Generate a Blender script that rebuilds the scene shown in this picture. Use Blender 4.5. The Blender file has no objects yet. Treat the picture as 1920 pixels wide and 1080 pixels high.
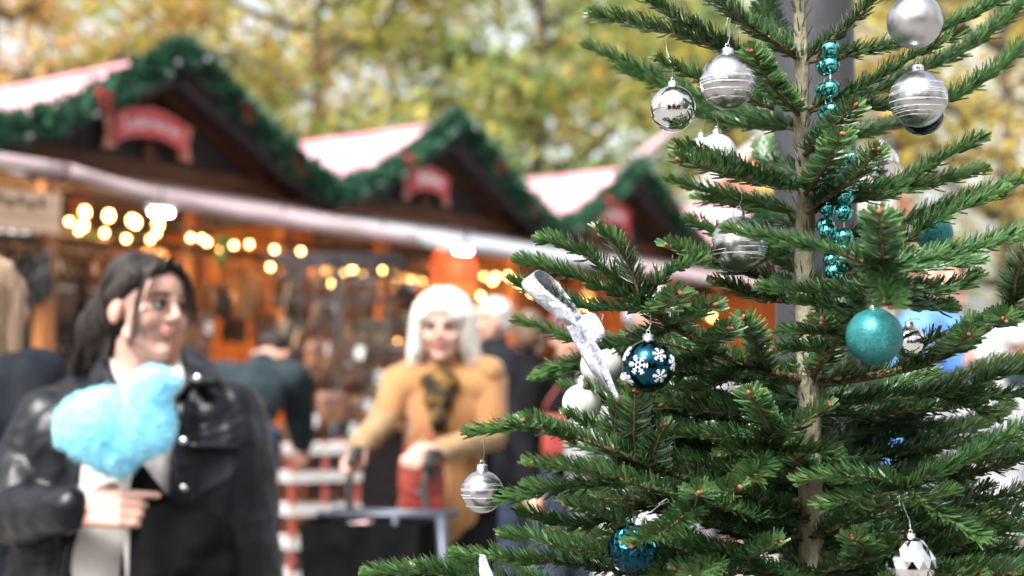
import bpy, math, random
import numpy as np
from mathutils import Matrix, Vector, noise

# ------------------------------------------------------------------ camera, sky, sun, exposure
SC = bpy.context.scene
COL = SC.collection
CAM_H = 1.25
PITCH = math.radians(4.29)
FPX = 2667.0                       # focal length in photo pixels (50 mm on a 36 mm wide sensor)
cam_d = bpy.data.cameras.new('camera')
cam_d.lens = 50.0
cam_d.sensor_width = 36.0
cam_d.clip_start = 0.05
cam_d.clip_end = 400.0
cam_d.dof.use_dof = True
cam_d.dof.focus_distance = 1.66
cam_d.dof.aperture_fstop = 3.0
cam_d.dof.aperture_blades = 0
cam = bpy.data.objects.new('camera', cam_d)
COL.objects.link(cam)
cam.location = (0, 0, CAM_H)
cam.rotation_euler = (math.pi / 2 + PITCH, 0, 0)
SC.camera = cam

SUN_EL, SUN_AZ = math.radians(52), math.radians(214)     # azimuth clockwise from +Y: left, a little behind the camera
world = bpy.data.worlds.new('World')
SC.world = world
world.use_nodes = True
wt = world.node_tree
wt.nodes.clear()
w_out = wt.nodes.new('ShaderNodeOutputWorld')
w_bg = wt.nodes.new('ShaderNodeBackground')
w_sky = wt.nodes.new('ShaderNodeTexSky')
w_sky.sky_type = 'NISHITA'
w_sky.sun_disc = False
w_sky.sun_elevation = SUN_EL
w_sky.sun_rotation = SUN_AZ
w_sky.air_density = 1.0
w_sky.dust_density = 6.0
w_sky.ozone_density = 1.0
w_hsv = wt.nodes.new('ShaderNodeHueSaturation')          # an overcast, almost colourless sky
w_hsv.inputs['Saturation'].default_value = 0.22
wt.links.new(w_sky.outputs[0], w_hsv.inputs['Color'])
wt.links.new(w_hsv.outputs[0], w_bg.inputs['Color'])
w_bg.inputs['Strength'].default_value = 0.125
wt.links.new(w_bg.outputs[0], w_out.inputs['Surface'])

sun_d = bpy.data.lights.new('sun', 'SUN')
sun_d.energy = 2.0
sun_d.angle = math.radians(24)
sun_d.color = (1.0, 0.97, 0.93)
sun = bpy.data.objects.new('sun', sun_d)
COL.objects.link(sun)
sv = Vector((math.sin(SUN_AZ) * math.cos(SUN_EL), math.cos(SUN_AZ) * math.cos(SUN_EL), math.sin(SUN_EL)))
sun.rotation_euler = (-sv).to_track_quat('-Z', 'Y').to_euler()
sun.location = (-6, -6, 12)

SC.view_settings.view_transform = 'Standard'
SC.view_settings.look = 'None'
SC.view_settings.gamma = 1.0
SC.view_settings.exposure = 1.8
SC.view_settings.use_curve_mapping = False
SC.render.engine = 'CYCLES'
SC.cycles.use_denoising = True
SC.cycles.max_bounces = 8
SC.cycles.transparent_max_bounces = 8
SC.cycles.caustics_reflective = False
SC.cycles.caustics_refractive = False
SC.cycles.sample_clamp_indirect = 6.0

random.seed(7)
RNG = np.random.default_rng(11)
PI = math.pi


def W(px, py, y):
    """photo pixel + distance along the ground from the camera -> world point"""
    cx, cy = (px - 960.0) / FPX, (540.0 - py) / FPX
    dy = math.cos(PITCH) - cy * math.sin(PITCH)
    dz = math.sin(PITCH) + cy * math.cos(PITCH)
    k = y / dy
    return Vector((cx * k, y, CAM_H + dz * k))


# ------------------------------------------------------------------ mesh helpers
class MB:
    """collects shapes, then links them as one mesh object"""
    def __init__(self):
        self.v, self.f, self.n, self.c = [], [], 0, []

    def add(self, verts, faces, col=None):
        verts = np.asarray(verts, dtype=float).reshape(-1, 3)
        self.v.append(verts)
        n = self.n
        self.f.extend([tuple(i + n for i in f) for f in faces])
        self.n += len(verts)
        if col is not None:
            self.c.append(np.tile(np.asarray(col, float), (len(verts), 1)))
        return self

    def box(self, c, s, M=None):
        c, s = np.array(c, float), np.array(s, float) / 2
        v = np.array([[x, y, z] for x in (-1, 1) for y in (-1, 1) for z in (-1, 1)], float) * s
        if M is not None:
            v = v @ np.array(M.to_3x3()).T
        f = [(0, 1, 3, 2), (4, 6, 7, 5), (0, 4, 5, 1), (2, 3, 7, 6), (0, 2, 6, 4), (1, 5, 7, 3)]
        return self.add(v + c, f)

    def bar(self, p, q, w, t, up=(0, 0, 1)):
        p, q = Vector(p), Vector(q)
        d = (q - p).normalized()
        up = Vector(up)
        if abs(d.dot(up)) > .98:
            up = Vector((1, 0, 0))
        s = d.cross(up).normalized()
        u = s.cross(d).normalized()
        v = []
        for e in (p, q):
            for a, b in ((-1, -1), (1, -1), (1, 1), (-1, 1)):
                v.append(e + s * a * w / 2 + u * b * t / 2)
        f = [(0, 3, 2, 1), (4, 5, 6, 7), (0, 1, 5, 4), (1, 2, 6, 5), (2, 3, 7, 6), (3, 0, 4, 7)]
        return self.add([tuple(x) for x in v], f)

    def tube(self, pts, rad, n=8, flat=1.0, caps=True, up=None):
        pts = [Vector(p) for p in pts]
        if not hasattr(rad, '__len__'):
            rad = [rad] * len(pts)
        rings = []
        prev = None
        for i, p in enumerate(pts):
            d = (pts[min(i + 1, len(pts) - 1)] - pts[max(i - 1, 0)])
            d = d.normalized() if d.length > 1e-9 else Vector((0, 0, 1))
            if prev is None:
                ref = Vector(up) if up is not None else (Vector((0, 0, 1)) if abs(d.z) < .9 else Vector((1, 0, 0)))
            else:
                ref = prev
            s = d.cross(ref)
            s = s.normalized() if s.length > 1e-6 else d.orthogonal().normalized()
            u = s.cross(d).normalized()
            prev = u
            for k in range(n):
                a = 2 * PI * k / n
                rings.append(tuple(p + s * math.cos(a) * rad[i] + u * math.sin(a) * rad[i] * flat))
        f = []
        m = len(pts)
        for i in range(m - 1):
            for k in range(n):
                k2 = (k + 1) % n
                f.append((i * n + k, i * n + k2, (i + 1) * n + k2, (i + 1) * n + k))
        if caps:
            f.append(tuple(range(n - 1, -1, -1)))
            f.append(tuple((m - 1) * n + k for k in range(n)))
        return self.add(rings, f)

    def lathe(self, prof, c=(0, 0, 0), n=24, M=None):
        v, f = [], []
        for (r, z) in prof:
            for k in range(n):
                a = 2 * PI * k / n
                v.append((r * math.cos(a), r * math.sin(a), z))
        for i in range(len(prof) - 1):
            for k in range(n):
                k2 = (k + 1) % n
                f.append((i * n + k, i * n + k2, (i + 1) * n + k2, (i + 1) * n + k))
        f.append(tuple(range(n - 1, -1, -1)))
        f.append(tuple((len(prof) - 1) * n + k for k in range(n)))
        v = np.array(v)
        if M is not None:
            v = v @ np.array(M.to_3x3()).T
        return self.add(v + np.array(c), f)

    def ell(self, c, r, M=None, nu=18, nv=12):
        v, f = [], []
        r = (r, r, r) if not hasattr(r, '__len__') else r
        for j in range(1, nv):
            t = PI * j / nv
            for i in range(nu):
                a = 2 * PI * i / nu
                v.append((r[0] * math.sin(t) * math.cos(a), r[1] * math.sin(t) * math.sin(a), r[2] * math.cos(t)))
        top = len(v)
        v += [(0, 0, r[2]), (0, 0, -r[2])]
        for j in range(nv - 2):
            for i in range(nu):
                i2 = (i + 1) % nu
                f.append((j * nu + i, (j + 1) * nu + i, (j + 1) * nu + i2, j * nu + i2))
        for i in range(nu):
            i2 = (i + 1) % nu
            f.append((top, i, i2))
            f.append((top + 1, (nv - 2) * nu + i2, (nv - 2) * nu + i))
        v = np.array(v)
        if M is not None:
            v = v @ np.array(M.to_3x3()).T
        return self.add(v + np.array(c, float), f)

    def cap(self, p, r0, q, r1, n=14, flat=1.0, up=None):
        p, q = Vector(p), Vector(q)
        d = q - p
        L = d.length
        d = d.normalized() if L > 1e-6 else Vector((0, 0, 1))
        pts, rad = [], []
        for k in range(5):
            a = PI / 2 * k / 5
            pts.append(p - d * r0 * math.cos(a)); rad.append(max(r0 * math.sin(a), 1e-4))
        pts.append(p); rad.append(r0)
        pts.append(q); rad.append(r1)
        for k in range(4, -1, -1):
            a = PI / 2 * k / 5
            pts.append(q + d * r1 * math.cos(a)); rad.append(max(r1 * math.sin(a), 1e-4))
        return self.tube(pts, rad, n, flat, up=up)

    def chain(self, pts, rads, **k):
        for i in range(len(pts) - 1):
            self.cap(pts[i], rads[i], pts[i + 1], rads[i + 1], **k)
        return self

    def prism(self, outline, y0, y1, M=None, c=(0, 0, 0)):
        """outline of (x, z) pairs, pulled along y"""
        n = len(outline)
        v = np.array([(x, y0, z) for x, z in outline] + [(x, y1, z) for x, z in outline], float)
        f = [tuple(range(n)), tuple(range(2 * n - 1, n - 1, -1))]
        for i in range(n):
            j = (i + 1) % n
            f.append((i, n + i, n + j, j))
        if M is not None:
            v = v @ np.array(M.to_3x3()).T
        return self.add(v + np.array(c, float), f)

    def xform(self, M):
        A = np.array(M)
        self.v = [v @ A[:3, :3].T + A[:3, 3] for v in self.v]
        return self

    def merge(self, o):
        for v in o.v:
            self.v.append(v)
        n = self.n
        self.f.extend([tuple(i + n for i in f) for f in o.f])
        self.n += o.n
        return self

    def mesh(self, name, smooth=True):
        me = bpy.data.meshes.new(name)
        V = np.vstack(self.v) if self.v else np.zeros((0, 3))
        me.from_pydata(V.tolist(), [], self.f)
        if self.c:
            ca = me.color_attributes.new('tint', 'FLOAT_COLOR', 'POINT')
            C = np.vstack(self.c)
            if C.shape[1] == 3:
                C = np.hstack([C, np.ones((len(C), 1))])
            ca.data.foreach_set('color', C.astype(np.float32).ravel())
        me.polygons.foreach_set('use_smooth', [smooth] * len(me.polygons))
        me.update()
        return me

    def build(self, name, mat, parent=None, smooth=True, **tags):
        return link(name, self.mesh(name, smooth), mat, parent, **tags)


def link(name, me, mat, parent=None, **tags):
    o = bpy.data.objects.new(name, me)
    if mat is not None and me is not None and not me.materials:
        me.materials.append(M[mat] if isinstance(mat, str) else mat)
    COL.objects.link(o)
    if parent is not None:
        o.parent = parent
    for k, v in tags.items():
        o[k] = v
    return o


def thing(name, label, cat, loc=(0, 0, 0), rz=0.0, group=None):
    o = bpy.data.objects.new(name, None)
    COL.objects.link(o)
    o.location = loc
    o.rotation_euler = (0, 0, rz)
    o.empty_display_size = .05
    o['label'] = label
    o['category'] = cat
    if group:
        o['group'] = group
    return o


def copy_tree(o, parent=None):
    c = o.copy()
    COL.objects.link(c)
    c.parent = parent
    for ch in list(o.children):
        copy_tree(ch, c)
    return c


def remesh(mb, voxel, smooth=3, wrinkle=0.0, wfreq=6.0, wscale=(1, 1, 1), seed=0.0, name='blob'):
    """union of the shapes as one continuous skin"""
    me = mb.mesh('tmp_' + name)
    o = bpy.data.objects.new('tmp_' + name, me)
    COL.objects.link(o)
    m = o.modifiers.new('r', 'REMESH')
    m.mode = 'VOXEL'
    m.voxel_size = voxel
    if smooth:
        s = o.modifiers.new('s', 'SMOOTH')
        s.factor = .5
        s.iterations = smooth
    dg = bpy.context.evaluated_depsgraph_get()
    out = bpy.data.meshes.new_from_object(o.evaluated_get(dg))
    out.name = name
    bpy.data.objects.remove(o)
    bpy.data.meshes.remove(me)
    if wrinkle:
        n = len(out.vertices)
        co = np.empty(n * 3, np.float32); out.vertices.foreach_get('co', co)
        no = np.empty(n * 3, np.float32); out.vertices.foreach_get('normal', no)
        co, no = co.reshape(-1, 3), no.reshape(-1, 3)
        d = np.empty(n, np.float32)
        off = Vector((seed, seed * 1.7, -seed))
        ws = Vector(wscale)
        for i in range(n):
            p = Vector(co[i]) * wfreq
            p = Vector((p.x * ws.x, p.y * ws.y, p.z * ws.z)) + off
            a = noise.noise(p)
            b = noise.noise(p * 2.3 + Vector((9, 3, 1)))
            d[i] = (1 - abs(a) * 2.2) * .7 + b * .45
        co += no * (d * wrinkle)[:, None]
        out.vertices.foreach_set('co', co.ravel())
    out.polygons.foreach_set('use_smooth', [True] * len(out.polygons))
    out.update()
    return out


# ------------------------------------------------------------------ materials
M = {}


def mat(key, c, rough=.6, metal=0.0, c2=None, scale=8.0, stretch=(1, 1, 1), bump=0.0, bscale=None, spec=.5,
        sheen=0.0, trans=0.0, tint=False, sss=0.0, coat=0.0, detail=4.0, contrast=(.35, .65)):
    m = bpy.data.materials.new(key)
    m.use_nodes = True
    nt = m.node_tree
    b = nt.nodes['Principled BSDF']
    b.inputs['Roughness'].default_value = rough
    b.inputs['Metallic'].default_value = metal
    b.inputs['Specular IOR Level'].default_value = spec
    b.inputs['Sheen Weight'].default_value = sheen
    b.inputs['Coat Weight'].default_value = coat
    if sss:
        b.inputs['Subsurface Weight'].default_value = sss
        b.inputs['Subsurface Radius'].default_value = (.6, .3, .2)
        b.inputs['Subsurface Scale'].default_value = .02
    col = (*c, 1)
    b.inputs['Base Color'].default_value = col
    src = None
    need = c2 is not None or bump
    if need:
        tc = nt.nodes.new('ShaderNodeTexCoord')
        mp = nt.nodes.new('ShaderNodeMapping')
        mp.inputs['Scale'].default_value = stretch
        nt.links.new(tc.outputs['Object'], mp.inputs['Vector'])
    if c2 is not None:
        nz = nt.nodes.new('ShaderNodeTexNoise')
        nz.inputs['Scale'].default_value = scale
        nz.inputs['Detail'].default_value = detail
        nt.links.new(mp.outputs[0], nz.inputs['Vector'])
        rp = nt.nodes.new('ShaderNodeValToRGB')
        rp.color_ramp.elements[0].color = col
        rp.color_ramp.elements[1].color = (*c2, 1)
        rp.color_ramp.elements[0].position = contrast[0]
        rp.color_ramp.elements[1].position = contrast[1]
        nt.links.new(nz.outputs['Fac'], rp.inputs[0])
        src = rp.outputs[0]
    if tint:
        at = nt.nodes.new('ShaderNodeAttribute')
        at.attribute_name = 'tint'
        if src is None:
            src = at.outputs['Color']
        else:
            mx = nt.nodes.new('ShaderNodeMix')
            mx.data_type = 'RGBA'; mx.blend_type = 'MULTIPLY'
            mx.inputs[0].default_value = 1
            nt.links.new(src, mx.inputs[6]); nt.links.new(at.outputs['Color'], mx.inputs[7])
            src = mx.outputs[2]
    if src is not None:
        nt.links.new(src, b.inputs['Base Color'])
    if bump:
        nb = nt.nodes.new('ShaderNodeTexNoise')
        nb.inputs['Scale'].default_value = bscale or scale * 3
        nb.inputs['Detail'].default_value = 5
        nt.links.new(mp.outputs[0], nb.inputs['Vector'])
        bp = nt.nodes.new('ShaderNodeBump')
        bp.inputs['Strength'].default_value = bump
        bp.inputs['Distance'].default_value = .01
        nt.links.new(nb.outputs['Fac'], bp.inputs['Height'])
        nt.links.new(bp.outputs[0], b.inputs['Normal'])
    if trans:
        tr = nt.nodes.new('ShaderNodeBsdfTranslucent')
        if src is not None:
            nt.links.new(src, tr.inputs['Color'])
        else:
            tr.inputs['Color'].default_value = col
        ms = nt.nodes.new('ShaderNodeMixShader')
        ms.inputs[0].default_value = trans
        nt.links.new(b.outputs[0], ms.inputs[1]); nt.links.new(tr.outputs[0], ms.inputs[2])
        nt.links.new(ms.outputs[0], nt.nodes['Material Output'].inputs[0])
    M[key] = m
    return m


def emis(key, c, strength):
    m = bpy.data.materials.new(key)
    m.use_nodes = True
    b = m.node_tree.nodes['Principled BSDF']
    b.inputs['Base Color'].default_value = (*c, 1)
    b.inputs['Emission Color'].default_value = (*c, 1)
    b.inputs['Emission Strength'].default_value = strength
    M[key] = m
    return m


# the place
mat('paving', (.16, .15, .145), .8, c2=(.24, .225, .21), scale=1.2, bump=.4, bscale=30)
mat('bark_far', (.035, .028, .022), .9, c2=(.07, .055, .04), scale=5, stretch=(1, 1, .2), bump=.6)
mat('leaf', (1, 1, 1), .55, tint=True, trans=.5)
# stalls
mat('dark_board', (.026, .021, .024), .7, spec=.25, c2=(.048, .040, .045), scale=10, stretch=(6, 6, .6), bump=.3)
mat('brown_beam', (.06, .025, .014), .65, spec=.2, c2=(.115, .05, .026), scale=7, stretch=(.4, 6, 6), bump=.3)
mat('orange_wood', (.30, .10, .03), .55, c2=(.40, .16, .055), scale=7, stretch=(5, 5, .5), bump=.25)
mat('warm_panel', (.13, .055, .022), .65, spec=.2, c2=(.21, .09, .04), scale=6, stretch=(5, 5, .5), bump=.25)
mat('pale_wood', (.42, .27, .18), .65, c2=(.55, .38, .27), scale=6, stretch=(.5, 5, 5), bump=.25)
mat('roof_pink', (.52, .26, .30), .7, c2=(.64, .37, .41), scale=1.6, stretch=(1, 1, 1), bump=.12, bscale=14)
mat('awning_cloth', (.37, .28, .30), .8, c2=(.45, .35, .37), scale=2.5, bump=.15, bscale=20, trans=.15)
mat('awning_grey', (.38, .40, .44), .75, c2=(.46, .47, .51), scale=2.5, bump=.15, bscale=20, trans=.15)
mat('red_trim', (.34, .018, .022), .55, c2=(.45, .03, .03), scale=12)
mat('sign_red', (.60, .06, .085), .4, c2=(.64, .09, .10), scale=9)
mat('sign_edge', (.62, .24, .17), .5, c2=(.66, .32, .22), scale=9)
mat('sign_white', (.82, .74, .76), .5)
mat('garland', (1, 1, 1), .5, tint=True, trans=.15)
mat('ink', (.03, .025, .025), .7)
# goods
mat('leather_brown', (.13, .055, .03), .45, c2=(.20, .09, .05), scale=14, bump=.25, bscale=120)
mat('leather_dark', (.045, .024, .018), .42, c2=(.085, .045, .03), scale=14, bump=.25, bscale=120)
mat('leather_black', (.014, .013, .014), .38, c2=(.03, .028, .03), scale=14, bump=.2, bscale=120)
mat('leather_tan', (.30, .15, .07), .5, c2=(.40, .22, .11), scale=12, bump=.25, bscale=120)
mat('leather_olive', (.10, .075, .045), .5, c2=(.16, .12, .075), scale=12, bump=.25, bscale=120)
mat('leather_red', (.20, .022, .018), .42, c2=(.28, .05, .035), scale=10, bump=.25, bscale=100)
mat('tag_white', (.62, .62, .62), .6)
mat('green_item', (.10, .15, .015), .6)
mat('buckle', (.6, .58, .54), .3, metal=1)
mat('rack_white', (.40, .385, .385), .6, c2=(.48, .47, .465), scale=6)
mat('rack_red', (.30, .06, .045), .5, c2=(.36, .1, .07), scale=6)
mat('orange_plain', (.62, .15, .02), .5)
emis('bulb_warm', (1.0, .52, .16), 11)
emis('tube_white', (1.0, .95, .86), 20)
emis('lantern_red', (.85, .10, .03), .45)
emis('shade_warm', (1.0, .42, .13), 1.0)


def fast_quads(name, V, C=None, per=4, smooth=False):
    """V: (N*per, 3) corner points, one face per run of `per` points"""
    n = len(V) // per
    me = bpy.data.meshes.new(name)
    me.vertices.add(len(V)); me.vertices.foreach_set('co', np.ascontiguousarray(V, np.float32).ravel())
    me.loops.add(len(V)); me.loops.foreach_set('vertex_index', np.arange(len(V), dtype=np.int32))
    me.polygons.add(n)
    me.polygons.foreach_set('loop_start', np.arange(0, len(V), per, dtype=np.int32))
    me.polygons.foreach_set('loop_total', np.full(n, per, dtype=np.int32))
    if C is not None:
        ca = me.color_attributes.new('tint', 'FLOAT_COLOR', 'POINT')
        A = np.ones((len(V), 4), np.float32); A[:, :3] = np.repeat(C, per, axis=0)
        ca.data.foreach_set('color', A.ravel())
    me.polygons.foreach_set('use_smooth', [smooth] * n)
    me.update(calc_edges=True)
    return me


def unit(a):
    return a / np.maximum(np.linalg.norm(a, axis=-1, keepdims=True), 1e-9)


# ------------------------------------------------------------------ ground
g = MB()
g.add([(-150, -60, 0), (150, -60, 0), (150, 200, 0), (-150, 200, 0)], [(0, 1, 2, 3)])
ground = g.build('ground', 'paving', smooth=False, kind='structure')
nt = M['paving'].node_tree                                     # concrete pavers far off: joints by a brick pattern
bk = nt.nodes.new('ShaderNodeTexBrick')
bk.inputs['Scale'].default_value = 5.0
bk.inputs['Mortar Size'].default_value = .012
bk.inputs['Color1'].default_value = (.17, .16, .15, 1); bk.inputs['Color2'].default_value = (.23, .215, .2, 1)
bk.inputs['Mortar'].default_value = (.07, .065, .06, 1)
tcn = nt.nodes.new('ShaderNodeTexCoord')
nt.links.new(tcn.outputs['Object'], bk.inputs['Vector'])
nt.links.new(bk.outputs['Color'], nt.nodes['Principled BSDF'].inputs['Base Color'])


# ------------------------------------------------------------------ autumn trees behind the stalls
def autumn_tree(label, x, y, h, cr, palette, seed, n_leaf=15000, base=3.2, trunk_r=.22, hole=.30, lean=0.0):
    n_leaf = int(n_leaf * .58)
    rg = np.random.default_rng(seed)
    rn = random.Random(seed)
    t = thing('autumn_tree', label, 'tree', (x, y, 0), 0, 'autumn trees behind the stalls')
    tb = MB()
    pts = [(lean * (k / 8) ** 2 + rn.uniform(-.06, .06) * (k > 0), rn.uniform(-.06, .06) * (k > 0), h * .8 * k / 8) for k in range(9)]
    tb.tube(pts, [trunk_r * (1.25 if k == 0 else 1 - .1 * k) for k in range(9)], 10)
    ends = []
    for k in range(15):
        z0 = base * .85 + (h * .72 - base) * (k / 14)
        a = k * 2.4 + rn.uniform(-.4, .4)
        L = cr * (1 - .35 * abs(k / 14 - .35)) * rn.uniform(.75, 1.05)
        p0 = Vector((lean * (z0 / h) ** 2, 0, z0))
        dirv = Vector((math.cos(a), math.sin(a), rn.uniform(.15, .6)))
        q = [p0]
        for s in range(1, 6):
            q.append(p0 + dirv * L * s / 5 + Vector((rn.uniform(-.2, .2), rn.uniform(-.2, .2), rn.uniform(-.15, .2) - .03 * s * s * .3)))
        tb.tube(q, [trunk_r * .42 * (1 - .16 * s) for s in range(6)], 6)
        ends += [(q[s], .55 + .12 * s) for s in range(2, 6)]
        for b in range(3):
            s = rn.randint(2, 4)
            d2 = Vector((math.cos(a + rn.uniform(-1.3, 1.3)), math.sin(a + rn.uniform(-1.3, 1.3)), rn.uniform(-.3, .6)))
            e = q[s] + d2 * L * .45
            tb.tube([q[s], q[s] + d2 * L * .22 + Vector((0, 0, .1)), e], [trunk_r * .18, trunk_r * .12, trunk_r * .05], 5)
            ends += [(e, .9), (q[s] + d2 * L * .25, .7)]
    tb.build('trunk', 'bark_far', t)
    # extra clumps so that the crown is full but uneven
    C, R = [], []
    for e, r in ends:
        C.append(tuple(e)); R.append(r)
    for k in range(52):
        v = unit(rg.normal(size=3)) * rg.uniform(.35, 1.0) ** .6
        C.append((v[0] * cr + lean * .4, v[1] * cr, (base + h) / 2 + v[2] * (h - base) / 2)); R.append(rg.uniform(.5, 1.1))
    C, R = np.array(C), np.array(R)
    keep = rg.random(len(C)) > hole
    C, R = C[keep], R[keep]
    per = n_leaf // len(C)
    pos = np.repeat(C, per, axis=0) + rg.normal(size=(per * len(C), 3)) * (np.repeat(R, per) * .55)[:, None] * np.array([1, 1, .7])
    n = len(pos)
    nrm = unit(rg.normal(size=(n, 3)) + np.array([0, 0, .6]))
    a = unit(np.cross(nrm, rg.normal(size=(n, 3))))
    b = np.cross(nrm, a)
    sz = rg.uniform(.07, .15, n)[:, None]
    V = np.stack([pos - a * sz, pos - b * sz * .55, pos + a * sz * 1.1, pos + b * sz * .55], axis=1).reshape(-1, 3)
    pal = np.array(palette)
    ci = rg.integers(0, len(pal), len(C))                         # every clump leans to one colour
    mixc = pal[np.repeat(ci, per)] * .65 + pal[rg.integers(0, len(pal), n)] * .35
    col = mixc * rg.uniform(.6, 1.35, n)[:, None]
    link('crown', fast_quads('crown', V, col), 'leaf', t)
    return t


YEL, ORA, OLI, GRN, DGR = (.52, .40, .08), (.52, .27, .09), (.33, .33, .07), (.21, .30, .08), (.10, .18, .06)
BRN = (.34, .19, .07)
for args in (
    ('orange and yellow tree rising behind the roof of the stall with the long red sign', -8.6, 23, 13, 5.0, [YEL, ORA, ORA, OLI, BRN], 1, 15000),
    ('yellow orange tree above the garland between the first two stall roofs', -3.6, 26, 13, 4.6, [ORA, YEL, OLI, GRN, OLI], 2, 15000),
    ('green tree with a dark trunk rising between the second and third stall roofs', .45, 24, 13, 4.4, [GRN, GRN, OLI, DGR, YEL], 3, 15000),
    ('green and olive tree behind the striped pavilion', 4.6, 29, 13, 4.6, [GRN, OLI, DGR, YEL], 4, 12000),
    ('yellow tree with a dark forked trunk beyond the crowd beside the fir', 8.75, 25, 12, 4.2, [YEL, YEL, OLI, BRN], 5, 11000),
    ('olive and yellow tree farther along the square beyond the crowd', 14.0, 33, 14, 5.2, [OLI, YEL, GRN], 6, 9000),
    ('brownish tree in the second row behind the sign stall', -14.5, 34, 15, 5.6, [BRN, ORA, OLI, YEL], 7, 11000),
    ('tall olive tree in the second row behind the yellow orange tree', -6.5, 38, 16, 5.8, [OLI, GRN, GRN, YEL], 8, 11000),
    ('tall dark green tree in the second row behind the green tree', 2.2, 40, 16, 5.8, [GRN, DGR, OLI], 9, 11000),
    ('tall yellow green tree in the second row behind the pavilion', 9.5, 43, 16, 6.0, [OLI, YEL, GRN], 10, 9000),
):
    autumn_tree(*args)

# ------------------------------------------------------------------ market stalls
RU = Vector((.584, .811, 0)).normalized()          # along the row
RN = Vector((RU.y, -RU.x, 0))                      # out of the row, towards the shoppers
ROW_A = math.atan2(RU.y, RU.x)
P1 = Vector((-2.405, 10.18, 0))
STEP = 3.217
HW, EAVE, RIDGE, WALL_Y, DEEP = 1.60, 2.90, 3.70, .40, 2.7


def RP(s, out, z):
    """point by the row: s along the row from the first gable, out towards the shoppers, height"""
    p = P1 + RU * s + RN * out
    return Vector((p.x, p.y, z))


def part_mesh(name, me, m, parent):
    return link(name, me, m, parent)


BOX_CACHE = {}


def board(name, c, s, m, parent, rot=None):
    """one board, sharing its mesh with boards of the same size"""
    k = (tuple(round(x, 4) for x in s), m)
    if k not in BOX_CACHE:
        me = MB().box((0, 0, 0), s).mesh(name, False)
        me.materials.append(M[m])
        BOX_CACHE[k] = me
    o = bpy.data.objects.new(name, BOX_CACHE[k])
    COL.objects.link(o)
    o.parent = parent
    o.location = c
    if rot:
        o.rotation_euler = rot
    return o


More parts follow.
